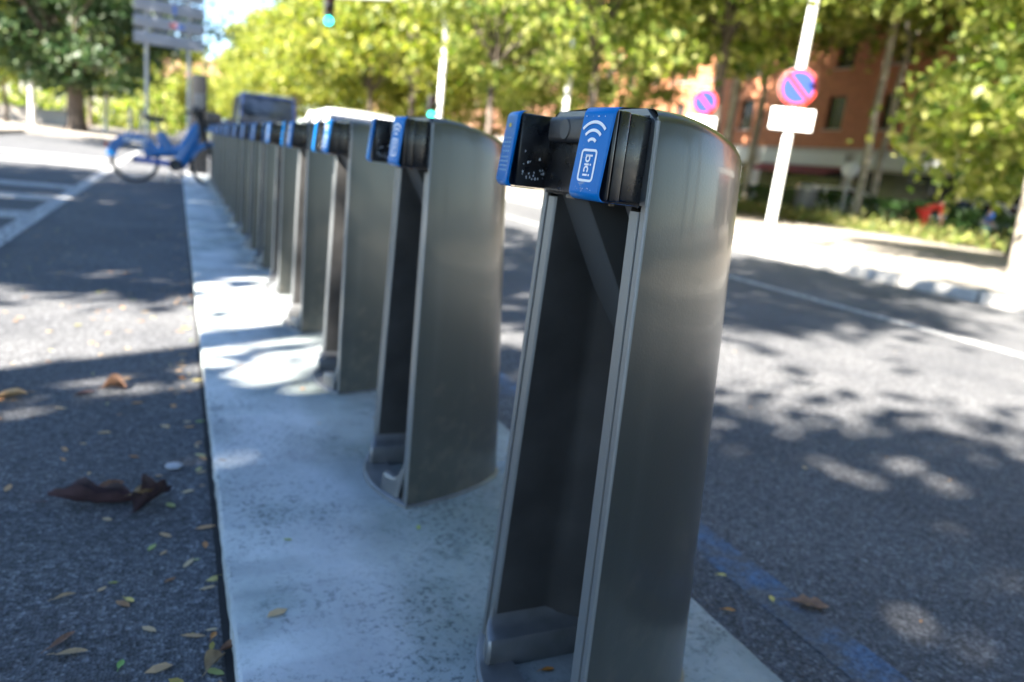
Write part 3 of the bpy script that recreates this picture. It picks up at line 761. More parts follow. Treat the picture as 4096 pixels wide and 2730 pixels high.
# ================================================================== BUILDINGS
mat('brick_orange', (.40, .165, .085), .85, var=.14, vscale=3)
mat('brick_salmon', (.52, .27, .18), .85, var=.12, vscale=2)
mat('render_pale', (.62, .56, .50), .8, var=.1, vscale=1)
mat('window_glass', (.02, .022, .026), .12, spec=.6)
mat('window_frame', (.10, .075, .06), .5)
mat('stone_band', (.42, .40, .38), .8, var=.15, vscale=2)
mat('awning', (.20, .035, .035), .8)
mat('shop_sign', (.55, .57, .55), .6)
mat('roof_tile', (.30, .13, .08), .85)
WIN = {}
def facade(name, loc, rz, width, floors, bay, fh, wm, label, ground=3.6, depth=12, ww=1.2, wh=1.6, shops=True):
    """facade in local XZ (x along), facing -Y; windows are openings with recessed panes"""
    root = empty(name, loc, rz); nb_ = int(width/bay); W = nb_*bay; Ht = ground+floors*fh
    wl = MB()
    wl.box(0, W, .35, depth, ground, Ht)                       # core behind the facade skin
    for f in range(floors):
        z0 = ground+f*fh; zs = z0+.95; zt = zs+wh
        wl.box(0, W, 0, .349, z0, zs); wl.box(0, W, 0, .349, zt, z0+fh-.003)
        for b in range(nb_+1):
            xa = 0 if b == 0 else b*bay-(bay-ww)/2; xb = W if b == nb_ else b*bay+(bay-ww)/2
            wl.box(xa, xb, .002, .349, zs-.001, zt+.001)
    wl.build('wall', wm, root, 0)
    gb = MB(); gb.box(0, W, .05, depth, 0, ground-.002)
    gb.build('ground_storey', 'stone_band', root, 0)
    MB().box(-.3, W+.3, -.4, depth+.3, Ht, Ht+.35).build('roof', 'roof_tile', root, 0)
    for f in range(floors):
        zs = ground+f*fh+.95
        for b in range(nb_):
            key = (ww, wh)
            if key not in WIN:
                m1 = MB().box(-ww/2, -ww/2+.07, -.03, .03, 0, wh).box(ww/2-.07, ww/2, -.03, .03, 0, wh).box(-ww/2+.07, ww/2-.07, -.03, .03, 0, .07).box(-ww/2+.07, ww/2-.07, -.03, .03, wh-.07, wh).box(-.03, .03, -.029, .029, .07, wh-.07)
                a = m1.build('window', 'window_frame', None, 0)
                p = MB().box(-ww/2+.05, ww/2-.05, -.008, .008, .05, wh-.05).build('pane', 'window_glass', None, 0)
                s_ = MB().box(-ww/2-.08, ww/2+.08, -.31, -.10, -.07, -.004).build('sill', 'stone_band', None, 0)
                WIN[key] = (a.data, p.data, s_.data)
                for q in (a, p, s_): bpy.data.objects.remove(q)
            ma, mp_, ms = WIN[key]
            wo = bpy.data.objects.new('window', ma); COL.objects.link(wo); wo.parent = root; wo.location = (b*bay+bay/2, .22, zs)
            for nm, md in (('pane', mp_), ('sill', ms)):
                q = bpy.data.objects.new(nm, md); COL.objects.link(q); q.parent = wo
    if shops:
        for b in range(0, nb_, 2):
            MB().box(b*bay+.4, b*bay+2*bay-.4, .0, .049, .3, 2.5).build('shop_window', 'window_glass', root, 0)
            MB().box(b*bay+.3, b*bay+2*bay-.3, -.12, -.002, 2.65, 3.35).build('shop_sign_board', 'shop_sign', root, 0)
            if b % 4 == 0:
                MB().hexa([(b*bay+.4, -1.3, 2.15), (b*bay+2*bay-.4, -1.3, 2.15), (b*bay+2*bay-.4, -.0, 2.5), (b*bay+.4, 0, 2.5)],
                          [(b*bay+.4, -1.3, 2.2), (b*bay+2*bay-.4, -1.3, 2.2), (b*bay+2*bay-.4, -.0, 2.6), (b*bay+.4, 0, 2.6)]).build('awning', 'awning', root, 0)
    return tag(root, label, 'building')
# facades facing the street (-X): local x runs towards -Y world, so rz = -90
facade('apartment_building', (31.5, 62, .13), R(-90), 60, 4, 3.4, 3.1, 'brick_orange', 'orange brick apartment building behind the trees on the right', wh=1.7, ww=1.15)
facade('apartment_building', (28, 120, .1), R(-90), 52, 7, 3.6, 3.1, 'brick_salmon', 'salmon apartment building seen between the trees above the white car', shops=False)
facade('apartment_building', (-6, 190, .1), R(0), 22, 4, 3.4, 3.1, 'brick_salmon', 'distant salmon building below the direction sign', shops=False)
facade('apartment_building', (-30, 96, .1), R(0), 24, 3, 3.4, 3.1, 'render_pale', 'pale building behind the trees in the left background', shops=False)

# ================================================================== STREET FURNITURE
mat('post_white', (.72, .72, .70), .5, var=.08, vscale=3)
mat('post_grey', (.36, .37, .38), .5, metal=.3, var=.15, vscale=4)
mat('sign_red', (.36, .012, .006), .4)
mat('sign_blue', (.010, .03, .19), .4)
mat('sign_white', (.78, .78, .77), .45)
mat('sign_back', (.42, .43, .44), .5, metal=.4)
mat('signal_black', (.012, .013, .014), .5)
mat('lamp_green', (.02, .5, .35), .4, emit=(.035, .9, .6), estr=1.3)
mat('lamp_off_red', (.08, .008, .006), .3)
mat('lamp_off_amber', (.09, .05, .006), .3)
mat('board_face', (.20, .22, .26), .5, var=.06, vscale=2)
mat('print_blue', (.05, .13, .42), .5)
mat('print_red', (.42, .12, .12), .5)
mat('bin_grey', (.14, .14, .145), .45, metal=.4, var=.15, vscale=6)
mat('bin_lid', (.42, .42, .43), .35, metal=.6)
mat('totem_dark', (.006, .007, .009), .6, spec=.25, var=.2, vscale=3)
mat('screen_glass', (.02, .024, .03), .3, spec=.4)

def yawed(loc, face):     # empty whose local -Y faces the given compass angle (deg, 0 = -Y)
    return empty('x', loc, R(face))

# --- lamp post (tall white) with the no-parking sign clamped to it
def lamp_post(x, y, h, label, r=.085):
    o = empty('lamp_post', (x, y, .13))
    MB().tube([(0, 0, 0), (0, 0, .12), (0, 0, .14), (0, 0, h*.5), (0, 0, h)], [r*1.06, r*1.06, r, r*.85, r*.6], 16).build('pole', 'post_white', o, 40)
    MB().tube([(0, 0, h-.02), (-.3, -.1, h+.35), (-1.2, -.4, h+.45)], [r*.5, r*.45, r*.4], 10).build('arm', 'post_white', o, 40)
    MB().rbox(-1.9, -1.15, -.6, -.35, h+.38, h+.52, .04).build('lamp_head', 'post_grey', o)
    return tag(o, label, 'lamp post', 'white lamp posts on the right pavement')
lamp_post(8.52, 8.85, 8.5, 'tall white lamp post with the nearer no-parking sign', .074)
sp2 = empty('sign_post', (10.6, 13.7, .13)); MB().tube([(0, 0, 0), (0, 0, .05), (0, 0, .06), (0, 0, 2.86)], [.09, .09, .04, .04], 12).build('pole', 'post_white', sp2)
MB().lathe([(.042, 2.86), (.042, 2.885), (0, 2.9)], (0, 0, 0), 'Z', 12).build('cap', 'post_grey', sp2)
tag(sp2, 'short white post of the farther no-parking sign', 'sign post')
lamp_post(9.3, 17.75, 8.0, 'white lamp post seen between the second and the nearest dock', .085)
lamp_post(16.8, 28.2, 8.5, 'pale lamp post far back between the trees', .1)

def disc(mb, r0, r1, yy, n=36):
    rows = [[(r*math.cos(2*math.pi*k/n), yy, r*math.sin(2*math.pi*k/n)) for k in range(n)] for r in (r0, r1)]
    mb.grid(rows, True)
def no_parking(x, y, z, face, label, d=.6, pr=.085):
    """round sign, local -Y is the face"""
    o = empty('no_parking_sign', (x, y, z), R(face)); r = d/2; y0 = -pr-.02
    MB().lathe([(0, y0+.014), (r-.01, y0+.014), (r, y0+.008), (r, y0), (r-.008, y0-.002), (0.0, y0-.002)], (0, 0, 0), 'Y', 40).build('back_plate', 'sign_back', o, 30)
    m = MB(); disc(m, r*.80, r*.985, y0-.005); m.build('red_ring', 'sign_red', o, 0)
    m = MB(); m.lathe([(0, y0-.0045), (r*.80, y0-.0045)], (0, 0, 0), 'Y', 40); m.build('blue_field', 'sign_blue', o, 0)
    s = MB(); a = R(135); L_ = r*.81; wd = r*.10
    dx, dz = math.cos(a), math.sin(a)
    s.add([(dx*L_+dz*wd, y0-.008, dz*L_-dx*wd), (dx*L_-dz*wd, y0-.008, dz*L_+dx*wd), (-dx*L_-dz*wd, y0-.008, -dz*L_+dx*wd), (-dx*L_+dz*wd, y0-.008, -dz*L_-dx*wd)], [(0, 1, 2, 3)])
    s.build('red_bar', 'sign_red', o, 0)
    MB().rbox(-.31, .31, y0-.004, y0+.010, -r-.34, -r-.03, .004).build('plate', 'sign_white', o)
    c = MB()
    for zc in (.08, -.10, -r-.18):
        c.box(-pr-.012, pr+.012, -pr-.012, -pr+.004, zc-.018, zc+.018).box(-pr-.012, -pr-.002, -pr, pr*.3, zc-.018, zc+.018).box(pr+.002, pr+.012, -pr, pr*.3, zc-.018, zc+.018)
    c.build('clamp', 'post_grey', o, 0)
    return tag(o, label, 'traffic sign', 'no-parking signs')
no_parking(8.52, 8.85, 2.50, -38, 'red-ringed blue no-parking sign with white plate, nearer of the two', d=.56)
no_parking(10.6, 13.7, 2.72, -32, 'red-ringed blue no-parking sign, half hidden behind the nearest dock', d=.56, pr=.042)

# --- back of a round sign on a grey post by the hedge
o = empty('round_sign', (23.0, 20.4, .13), R(-40))
MB().tube([(0, 0, 0), (0, 0, 2.25)], .045, 10).build('post', 'post_grey', o)
MB().lathe([(0, -.06), (.29, -.06), (.3, -.055), (.3, -.048), (0, -.048)], (0, 0, 2.05), 'Y', 30).build('disc', 'sign_back', o)
tag(o, 'round grey sign on a grey post in front of the orange building', 'traffic sign')

# --- litter bin
o = empty('litter_bin', (21.7, 21.0, .13))
MB().lathe([(0, .02), (.24, .02), (.26, .05), (.30, .6), (.32, .98), (.30, .98), (.29, .9), (0, .9)], (0, 0, 0), 'Z', 24).build('body', 'bin_grey', o)
MB().lathe([(.33, 1.0), (.34, 1.06), (.30, 1.13), (.2, 1.2), (0, 1.22)], (0, 0, 0), 'Z', 24).build('lid', 'bin_lid', o)
for a in range(12): MB().tube([(.262*math.cos(a*.5236), .262*math.sin(a*.5236), .06), (.325*math.cos(a*.5236), .325*math.sin(a*.5236), .95)], .012, 6).build('rib', 'bin_grey', o)
o.scale = (1.25, 1.25, 1.15)
tag(o, 'dark grey round litter bin right of the tall white lamp post', 'litter bin')

# --- traffic light with overhanging arm
def signal_head(parent, x, y, z, s=1.0, hood=True):
    h = MB().rbox(x-.15*s, x+.15*s, y-.10*s, y+.10*s, z-.45*s, z+.45*s, .03*s).build('signal_head', 'signal_black', parent)
    for i, m in enumerate(('lamp_off_red', 'lamp_off_amber', 'lamp_green')):
        zc = z+.29*s-.29*s*i
        MB().lathe([(0, -.125*s), (.07*s, -.12*s), (.105*s, -.103*s)], (x, y, zc), 'Y', 24).build('lens', m, h)
        v = MB(); rows = []
        for a in np.linspace(-20, 200, 14): rows.append([(x+.118*s*math.cos(R(a)), y-.10*s, zc+.118*s*math.sin(R(a))), (x+.112*s*math.cos(R(a)), y-.26*s, zc+.112*s*math.sin(R(a)))])
        v.grid(rows); v.build('visor', 'signal_black', h)
    return h
o = empty('traffic_light', (8.55, 26.0, .13), R(-8))
MB().tube([(0, 0, 0), (0, 0, 2.5), (0, 0, 5.2), (-.25, 0, 5.75), (-.9, 0, 5.95), (-4.0, 0, 5.5)], [.11, .10, .09, .085, .08, .055], 14).build('pole', 'post_white', o, 40)
hh = signal_head(o, -4.0, -.12, 5.05, 1.15)
signal_head(o, -.32, -.05, 2.45, .9)
MB().tube([(0, 0, 2.6), (-.2, -.03, 2.6)], .03, 8).tube([(0, 0, 2.3), (-.2, -.03, 2.3)], .03, 8).build('bracket', 'post_grey', o)
tag(o, 'white traffic light pole with overhanging arm and green lights lit', 'traffic light')

# --- direction sign with stacked boards
o = empty('direction_sign', (-.20, 30.0, 0))
for px in (-.78, .58): MB().tube([(px, .12, 0), (px, .12, 6.6)], .06, 12).build('post', 'post_grey', o)
for i in range(6):
    z = 3.55+i*.53
    b = MB().rbox(-1.18, 1.05, -.02, .03, z, z+.42, .015).build('board', 'board_face', o)
    if i == 2: MB().add([(.05, -.024, z+.04), (.16, -.024, z+.04), (.16, -.024, z+.36), (.05, -.024, z+.36)], [(0, 1, 2, 3)]).build('blue_mark', 'print_blue', b, 0)
    if i == 1:
        MB().add([(-.05, -.024, z+.12), (.16, -.024, z+.12), (.16, -.024, z+.28), (-.05, -.024, z+.28)], [(0, 1, 2, 3)]).build('red_mark', 'print_red', b, 0)
        MB().add([(.2, -.024, z+.12), (.42, -.024, z+.12), (.42, -.024, z+.26), (.2, -.024, z+.26)], [(0, 1, 2, 3)]).build('blue_mark', 'print_blue', b, 0)
tag(o, 'grey direction sign of stacked horizontal boards on two posts', 'direction sign')

# --- station terminal
o = empty('station_terminal', (.37, 15.3, 0))
MB().bev(MB().hexa([(-.17, -.12, 0), (.17, -.12, 0), (.17, .12, 0), (-.17, .12, 0)], [(-.13, -.07, 1.84), (.13, -.07, 1.84), (.13, .07, 1.84), (-.13, .07, 1.84)]), .02).build('body', 'totem_dark', o)
MB().rbox(-.1, .1, -.112, -.08, 1.05, 1.5, .01).build('screen', 'screen_glass', o)
MB().rbox(-.22, .22, -.2, .2, 0, .06, .01).build('base', 'post_grey', o)
tag(o, 'tall dark station terminal at the end of the dock row behind the handlebar', 'terminal')

# --- white bollards and poles on the left pavement
for i, (x, y, h, r_, lb) in enumerate([(-6.15, 41.5, 3.1, .13, 'tall white post beside the slim tree at the left edge'), (-3.4, 45, 2.3, .10, 'white post right of the thick tree trunk'),
                                      (-2.35, 47, 1.5, .10, 'white bollard left of the bike saddle'), (-1.75, 46, 1.4, .095, 'short white bollard just left of the bike saddle')]):
    o = empty('bollard', (x, y, .13)); MB().lathe([(0, 0), (r_*1.2, 0), (r_*1.2, .05), (r_, .08), (r_, h-.1), (r_*.8, h-.02), (0, h)], (0, 0, 0), 'Z', 16).build('post', 'post_white', o)
    MB().lathe([(r_*1.03, h*.8), (r_*1.03, h*.8+.1)], (0, 0, 0), 'Z', 16).build('band', 'post_grey', o)
    tag(o, lb, 'bollard', 'white posts on the left pavement')

# low wall with dark coping at the far left
wl = MB().box(-30, -6.6, 58, 58.4, .13, .95).build('garden_wall', 'render_pale', None, 0)
MB().box(-30, -6.55, 57.95, 58.45, .952, 1.05).build('coping', 'stone_band', wl, 0)
tag(wl, 'low pale garden wall at the left edge of the background', 'wall')

# ================================================================== VEHICLES
mat('car_white', (.80, .80, .80), .25, coat=.8)
mat('car_blue', (.004, .014, .07), .25, coat=.8)
mat('car_silver', (.50, .54, .60), .3, metal=.6, coat=.6)
mat('car_glass', (.008, .012, .022), .12, spec=.4)
mat('tyre', (.015, .015, .016), .8)
mat('alloy', (.5, .5, .52), .3, metal=.9)
mat('lamp_clear', (.7, .72, .75), .1, spec=.7)
mat('lamp_red', (.35, .01, .01), .2)
mat('plate_white', (.75, .75, .73), .5)
def make_car(name, paint, L_=4.2, W=1.78, Hh=1.47, belt=.92, hood=1.0, trunk=.5, van=False):
    """local: front at -Y, length along Y, centred"""
    o = empty(name); hl = L_/2; hw = W/2
    st = []
    n = 18
    for i in range(n):
        t = i/(n-1); yv = -hl+t*L_
        e = min(t, 1-t); tuck = max(0, 1-(e/.10))**2*.16 if e < .10 else 0
        ww_ = hw-tuck
        d = yv+hl
        if van: zt = belt-(.12*(1-min(1, d/.9)) if d < .9 else 0)
        else: zt = belt-.22*max(0, 1-d/hood)**1.5 - (.06*max(0, 1-(L_-d)/.5))
        z0 = .24+ (.1*max(0, 1-e/.06))
        sec = [(-ww_*.9, z0), (-ww_, z0+.14), (-ww_*1.0, .58), (-ww_*.97, zt-.06), (-ww_*.9, zt), (0, zt+.03), (ww_*.9, zt), (ww_*.97, zt-.06), (ww_, .58), (ww_, z0+.14), (ww_*.9, z0)]
        st.append([(x, yv, z) for x, z in sec])
    b = MB(); b.grid(st); b.add(st[0], [tuple(range(11))]); b.add(st[-1], [tuple(range(11))])
    body = b.build('body', paint, o, 40)
    # greenhouse
    ya, yb = (-hl+hood*.75, hl-trunk*.25); ra, rb = (-hl+hood*.75+ (.45 if van else .85), hl-trunk*.25-(.12 if van else .55))
    wb, wt = hw*.93, hw*.74 if not van else hw*.85
    gl = MB(); zt = Hh-.06
    nb_, nt_ = [], []
    bot = [(-wb, ya, belt-.02), (wb, ya, belt-.02), (wb, yb, belt-.02), (-wb, yb, belt-.02)]; top = [(-wt, ra, zt), (wt, ra, zt), (wt, rb, zt), (-wt, rb, zt)]
    gl.bev(MB().hexa(bot, top), .05, 2); gl.build('glass', 'car_glass', o, 30)
    rf = MB(); rows = []
    for t in np.linspace(0, 1, 9):
        yv = ra-.06+(rb-ra+.12)*t; dz = .05*(1-(2*t-1)**2); e = min(t, 1-t); ed = .03*max(0, 1-e/.1)
        rows.append([(-wt-.015, yv, zt-.03-ed), (-wt*.97, yv, zt+.015+dz*.4-ed), (-wt*.8, yv, zt+.035+dz-ed), (0, yv, zt+.05+dz-ed), (wt*.8, yv, zt+.035+dz-ed), (wt*.97, yv, zt+.015+dz*.4-ed), (wt+.015, yv, zt-.03-ed)])
    rf.grid(rows); rf.add(rows[0], [tuple(range(7))]); rf.add(rows[-1], [tuple(range(7))]); rf.build('roof', paint, o, 50)
    for sx in (-1, 1):
        for (a, c) in ((0, 0), (3, 3)):
            p0 = bot[0] if a == 0 else bot[3]; p1 = top[0] if a == 0 else top[3]
            off = .05 if a == 0 else -.05
            MB().tube([(sx*(abs(p0[0])+.005), p0[1]+off, p0[2]), (sx*(abs(p1[0])+.004), p1[1]+off*.6, p1[2]+.01)], [.05, .04], 6).build('pillar', paint, o, 60)
        ym = (ra+rb)/2; MB().tube([(sx*(wb+.004), ym, belt-.02), (sx*(wt+.004), ym-.05, zt)], .035, 6).build('pillar', paint, o, 60)
        MB().rbox(sx*(hw+.1)-.09, sx*(hw+.1)+.09, ya+.35, ya+.47, belt+.02, belt+.16, .03).build('mirror', paint, o)
        for yy in (-hl+.78, hl-.78):
            wv = MB().lathe([(.20, -.09), (.29, -.095), (.315, -.06), (.315, .06), (.29, .095), (.20, .09)], (sx*(hw-.10), yy, .315), 'X', 28).build('wheel', 'tyre', o, 40)
            MB().lathe([(0, .085*sx), (.06, .075*sx), (.19, .092*sx), (.205, .07*sx)], (sx*(hw-.10), yy, .315), 'X', 10).build('rim', 'alloy', wv, 30)
        MB().rbox(sx*hw*.66-.2, sx*hw*.66+.2, -hl-.01, -hl+.14, .56, .70, .03).build('headlight', 'lamp_clear', o)
        MB().rbox(sx*hw*.78-.11, sx*hw*.78+.11, hl-.12, hl+.01, .62, .86, .03).build('tail_light', 'lamp_red', o)
    MB().rbox(-.26, .26, -hl-.025, -hl-.0, .40, .51, .005).build('number_plate', 'plate_white', o)
    MB().rbox(-.26, .26, hl-.0, hl+.025, .60, .71, .005).build('number_plate', 'plate_white', o)
    MB().rbox(-.5, .5, -hl-.012, -hl+.05, .55, .67, .01).build('grille', 'signal_black', o)
    return o
c = make_car('parked_car', 'car_white', 4.1, 1.76, 1.50); place(c, 3.05, 13.9, 0); tag(c, 'white car behind the second and third docks', 'car', 'cars parked along the docks')
c2 = make_car('parked_van', 'car_blue', 4.9, 1.95, 2.32, 1.25, .8, .2, True); place(c2, 2.85, 29.6, 180); tag(c2, 'dark blue van parked beyond the docks', 'van')
c3 = make_car('parked_car', 'car_silver', 4.2, 1.76, 1.46); place(c3, 2.3, 40.0, 180); tag(c3, 'silver car behind the far docks, left of the blue van', 'car', 'cars parked along the docks')
c4 = copy_tree(c3); place(c4, 27.6, 17.5, 0, z=.13); tag(c4, 'silver car parked beyond the hedge on the right', 'car', 'cars parked by the orange building')
c5 = copy_tree(c); place(c5, 27.6, 24.5, 0, z=.13); tag(c5, 'white car parked beyond the hedge in front of the orange building', 'car', 'cars parked by the orange building')

# ================================================================== BLUE BIKE (held in the fifteenth dock)
mat('bike_blue', (.001, .11, .34), .3, coat=.5)
mat('bike_blue_dark', (.008, .07, .33), .35, coat=.3)
mat('bike_black', (.014, .014, .016), .5)
mat('bike_steel', (.42, .42, .43), .3, metal=.9)
mat('reflector', (.75, .76, .78), .2, metal=.5)
BY = YC+SP*14
bk = empty('shared_bike', (-.02, BY, 0))
RA, FA, WR = (-.545, 0, .335), (.535, 0, .335), .335
def bike_wheel(c_):
    n = 40
    tb = MB(); rows = []
    for k in range(n):
        a = 2*math.pi*k/n
        rows.append([(c_[0]+(WR-.028+.028*math.cos(b_))*math.cos(a), .026*math.sin(b_), c_[2]+(WR-.028+.028*math.cos(b_))*math.sin(a)) for b_ in np.linspace(0, 2*math.pi, 9)[:-1]])
    rows.append(rows[0]); tb.grid(rows, True)
    wv = tb.build('wheel', 'tyre', bk, 60)
    rm = MB(); rows = []
    for k in range(n+1):
        a = 2*math.pi*k/n
        rows.append([(c_[0]+r_*math.cos(a), yy, c_[2]+r_*math.sin(a)) for r_, yy in ((.292, -.014), (.275, -.010), (.275, .010), (.292, .014))])
    rm.grid(rows, True); rm.build('rim', 'bike_steel', wv, 40)
    for k in range(18):
        a = 2*math.pi*k/18; s_ = 1 if k % 2 else -1
        MB().tube([(c_[0]+.03*math.cos(a+.5), s_*.03, c_[2]+.03*math.sin(a+.5)), (c_[0]+.28*math.cos(a), 0, c_[2]+.28*math.sin(a))], .0016, 4, False).build('spoke', 'bike_steel', wv, 0)
    MB().lathe([(0, -.05), (.03, -.05), (.045, -.03), (.045, .03), (.03, .05), (0, .05)], c_, 'Y', 16).build('hub', 'bike_black', wv, 40)
bike_wheel(RA); bike_wheel(FA)
def fender(c_, a0, a1, wd, r_, skirt, name, m):
    f = MB(); rows = []
    for a in np.linspace(a0, a1, 22):
        ca, sa = math.cos(R(a)), math.sin(R(a))
        rows.append([(c_[0]+(r_-skirt)*ca, -wd, c_[2]+(r_-skirt)*sa), (c_[0]+(r_-.02)*ca, -wd, c_[2]+(r_-.02)*sa), (c_[0]+r_*ca, -wd*.6, c_[2]+r_*sa), (c_[0]+r_*ca, wd*.6, c_[2]+r_*sa), (c_[0]+(r_-.02)*ca, wd, c_[2]+(r_-.02)*sa), (c_[0]+(r_-skirt)*ca, wd, c_[2]+(r_-skirt)*sa)])
    f.grid(rows); return f.build(name, m, bk, 40)
rf = fender(RA, 18, 176, .042, .375, .125, 'mudguard', 'bike_blue')
fender(FA, 30, 165, .038, .372, .075, 'mudguard', 'bike_blue')
def lettering(txt, size, loc, rot, parent, m, name='lettering'):
    cu = bpy.data.curves.new('t', 'FONT'); cu.body = txt; cu.size = size; cu.align_x = 'CENTER'; cu.align_y = 'CENTER'; cu.offset = size*.02
    ob = bpy.data.objects.new('t', cu); COL.objects.link(ob)
    dg = bpy.context.evaluated_depsgraph_get(); me = bpy.data.meshes.new_from_object(ob.evaluated_get(dg))
    bpy.data.objects.remove(ob); bpy.data.curves.remove(cu)
    me.materials.clear(); me.materials.append(MATS[m])
    q = bpy.data.objects.new(name, me); COL.objects.link(q); q.parent = parent; q.location = loc; q.rotation_euler = rot
    return q
lettering('bicimad', .10, (RA[0]+.01, -.045, RA[2]+.285), (R(90), 0, 0), rf, 'emblem_white')
# frame: fat down tube, low main beam, seat pillar
def beam(pts, ws, hs, name, m, seg=12):
    b = MB(); P = [Vector(p) for p in pts]; rows = []
    for i, p in enumerate(P):
        d = (P[min(i+1, len(P)-1)]-P[max(i-1, 0)]).normalized(); nrm = Vector((0, 1, 0)); up = nrm.cross(d)
        rows.append([p + nrm*ws[i]*math.copysign(abs(math.cos(a))**.7, math.cos(a)) + up*hs[i]*math.copysign(abs(math.sin(a))**.7, math.sin(a)) for a in np.linspace(0, 2*math.pi, seg+1)[:-1]])
    b.grid(rows, True); b.f.append(tuple(range(seg))); n_ = len(b.v); b.f.append(tuple(range(n_-seg, n_)))
    return b.build(name, m, bk, 50)
beam([(.33, 0, .93), (.26, 0, .78), (.17, 0, .58), (.09, 0, .40), (.04, 0, .26)], [.05, .055, .06, .06, .05], [.075, .10, .115, .115, .08], 'down_tube', 'bike_blue')
beam([(.14, 0, .53), (-.05, 0, .50), (-.25, 0, .47), (-.42, 0, .43)], [.055, .055, .05, .035], [.085, .078, .078, .07], 'main_beam', 'bike_blue')
beam([(-.10, 0, .50), (-.16, 0, .62), (-.205, 0, .77)], [.05, .05, .04], [.10, .088, .06], 'seat_pillar', 'bike_blue')
MB().tube([(-.20, 0, .75), (-.275, 0, .96)], .018, 10).build('seat_post', 'bike_steel', bk)
sd_ = MB(); rows = []
for t in np.linspace(0, 1, 10):
    x = -.42+.28*t; wv = .085*(1-t**1.3)+.022; z = .985-.012*math.sin(t*3.1)
    rows.append([(x, -wv, z-.065), (x, -wv, z-.01), (x, -wv*.6, z+.012), (x, 0, z+.004), (x, wv*.6, z+.012), (x, wv, z-.01), (x, wv, z-.065)])
sd_.grid(rows); sd_.add(rows[0], [tuple(range(7))]); sd_.add(rows[-1], [tuple(range(7))]); sd_.build('saddle', 'bike_black', bk, 50)
for yy in (-.055, .055): MB().tube([(.37, yy, .80), (.45, yy, .66), (.535, yy, .335)], [.022, .02, .014], 8).build('fork_leg', 'bike_black', bk)
MB().tube([(.375, 0, .74), (.345, 0, .98), (.31, 0, 1.10)], [.07, .065, .05], 12).build('head_tube', 'bike_black', bk)
MB().tube([(.18, -.30, 1.10), (.26, -.22, 1.12), (.31, -.08, 1.10), (.31, .08, 1.10), (.26, .22, 1.12), (.18, .30, 1.10)], .020, 10).build('handlebar', 'bike_black', bk)
for s_ in (-1, 1):
    MB().tube([(.10, s_*.325, 1.085), (.20, s_*.295, 1.103)], .019, 10).build('grip', 'rubber', bk)
    MB().tube([(.25, s_*.25, 1.11), (.16, s_*.30, 1.06)], .007, 6).build('brake_lever', 'bike_steel', bk)
bs = MB().rbox(.40, .64, -.16, .16, .90, 1.14, .03).build('front_rack', 'bike_black', bk)
MB().lathe([(0, .02), (.04, .015), (.05, 0)], (.622, 0, .90), 'X', 16).build('front_lamp', 'reflector', bs)
MB().rbox(.22, .40, -.10, .10, 1.06, 1.20, .03).build('console', 'bike_black', bk)
MB().rbox(-.06, .12, -.06, .06, .24, .40, .04).build('motor_cover', 'bike_black', bk)
cr = MB().lathe([(0, -.075), (.085, -.075), (.09, -.07), (0, -.066)], (.0, 0, .30), 'Y', 24).build('crank', 'bike_black', bk)
MB().tube([(0, -.085, .30), (.10, -.09, .17)], .012, 8).tube([(0, .085, .30), (-.10, .09, .43)], .012, 8).build('crank_arm', 'bike_steel', cr)
for (px, py, pz) in ((.10, -.14, .17), (-.10, .14, .43)): MB().rbox(px-.045, px+.045, py-.045, py+.045, pz-.012, pz+.012, .006).build('pedal', 'bike_black', cr)
beam([(.02, -.06, .31), (-.25, -.06, .325), (-.55, -.06, .335)], [.012, .012, .012], [.05, .04, .04], 'chain_guard', 'bike_blue_dark')
MB().tube([(-.03, .08, .27), (-.12, .17, .02)], .011, 8).build('kickstand', 'bike_steel', bk)
MB().rbox(-.94, -.90, -.035, .035, .48, .55, .01).build('tail_light', 'lamp_red', bk)
tag(bk, 'blue shared electric bike with front wheel held in a dock', 'bicycle')

# ================================================================== PEOPLE (small, by the hedge)
mat('skin', (.48, .27, .19), .6)
mat('hair', (.02, .014, .010), .6)
mat('shirt_red', (.62, .035, .025), .7)
mat('shirt_blue', (.02, .10, .38), .7)
mat('jeans_pale', (.25, .42, .50), .8)
mat('trousers_dark', (.03, .03, .035), .8)
mat('shoe', (.5, .5, .5), .6)
def skin_mesh(name, J, edges, m, parent):
    me = bpy.data.meshes.new(name); keys = list(J); me.from_pydata([J[k][0] for k in keys], [(keys.index(a), keys.index(b)) for a, b in edges], [])
    ob = bpy.data.objects.new(name, me); COL.objects.link(ob); ob.parent = parent
    sk = ob.modifiers.new('skin', 'SKIN'); sk.use_smooth_shade = True
    for i, k in enumerate(keys):
        sv = me.skin_vertices[0].data[i]; r_ = J[k][1]; sv.radius = r_ if isinstance(r_, tuple) else (r_, r_); sv.use_root = (i == 0)
    ss = ob.modifiers.new('sub', 'SUBSURF'); ss.levels = 2; ss.render_levels = 2
    me.materials.append(MATS[m]); return ob
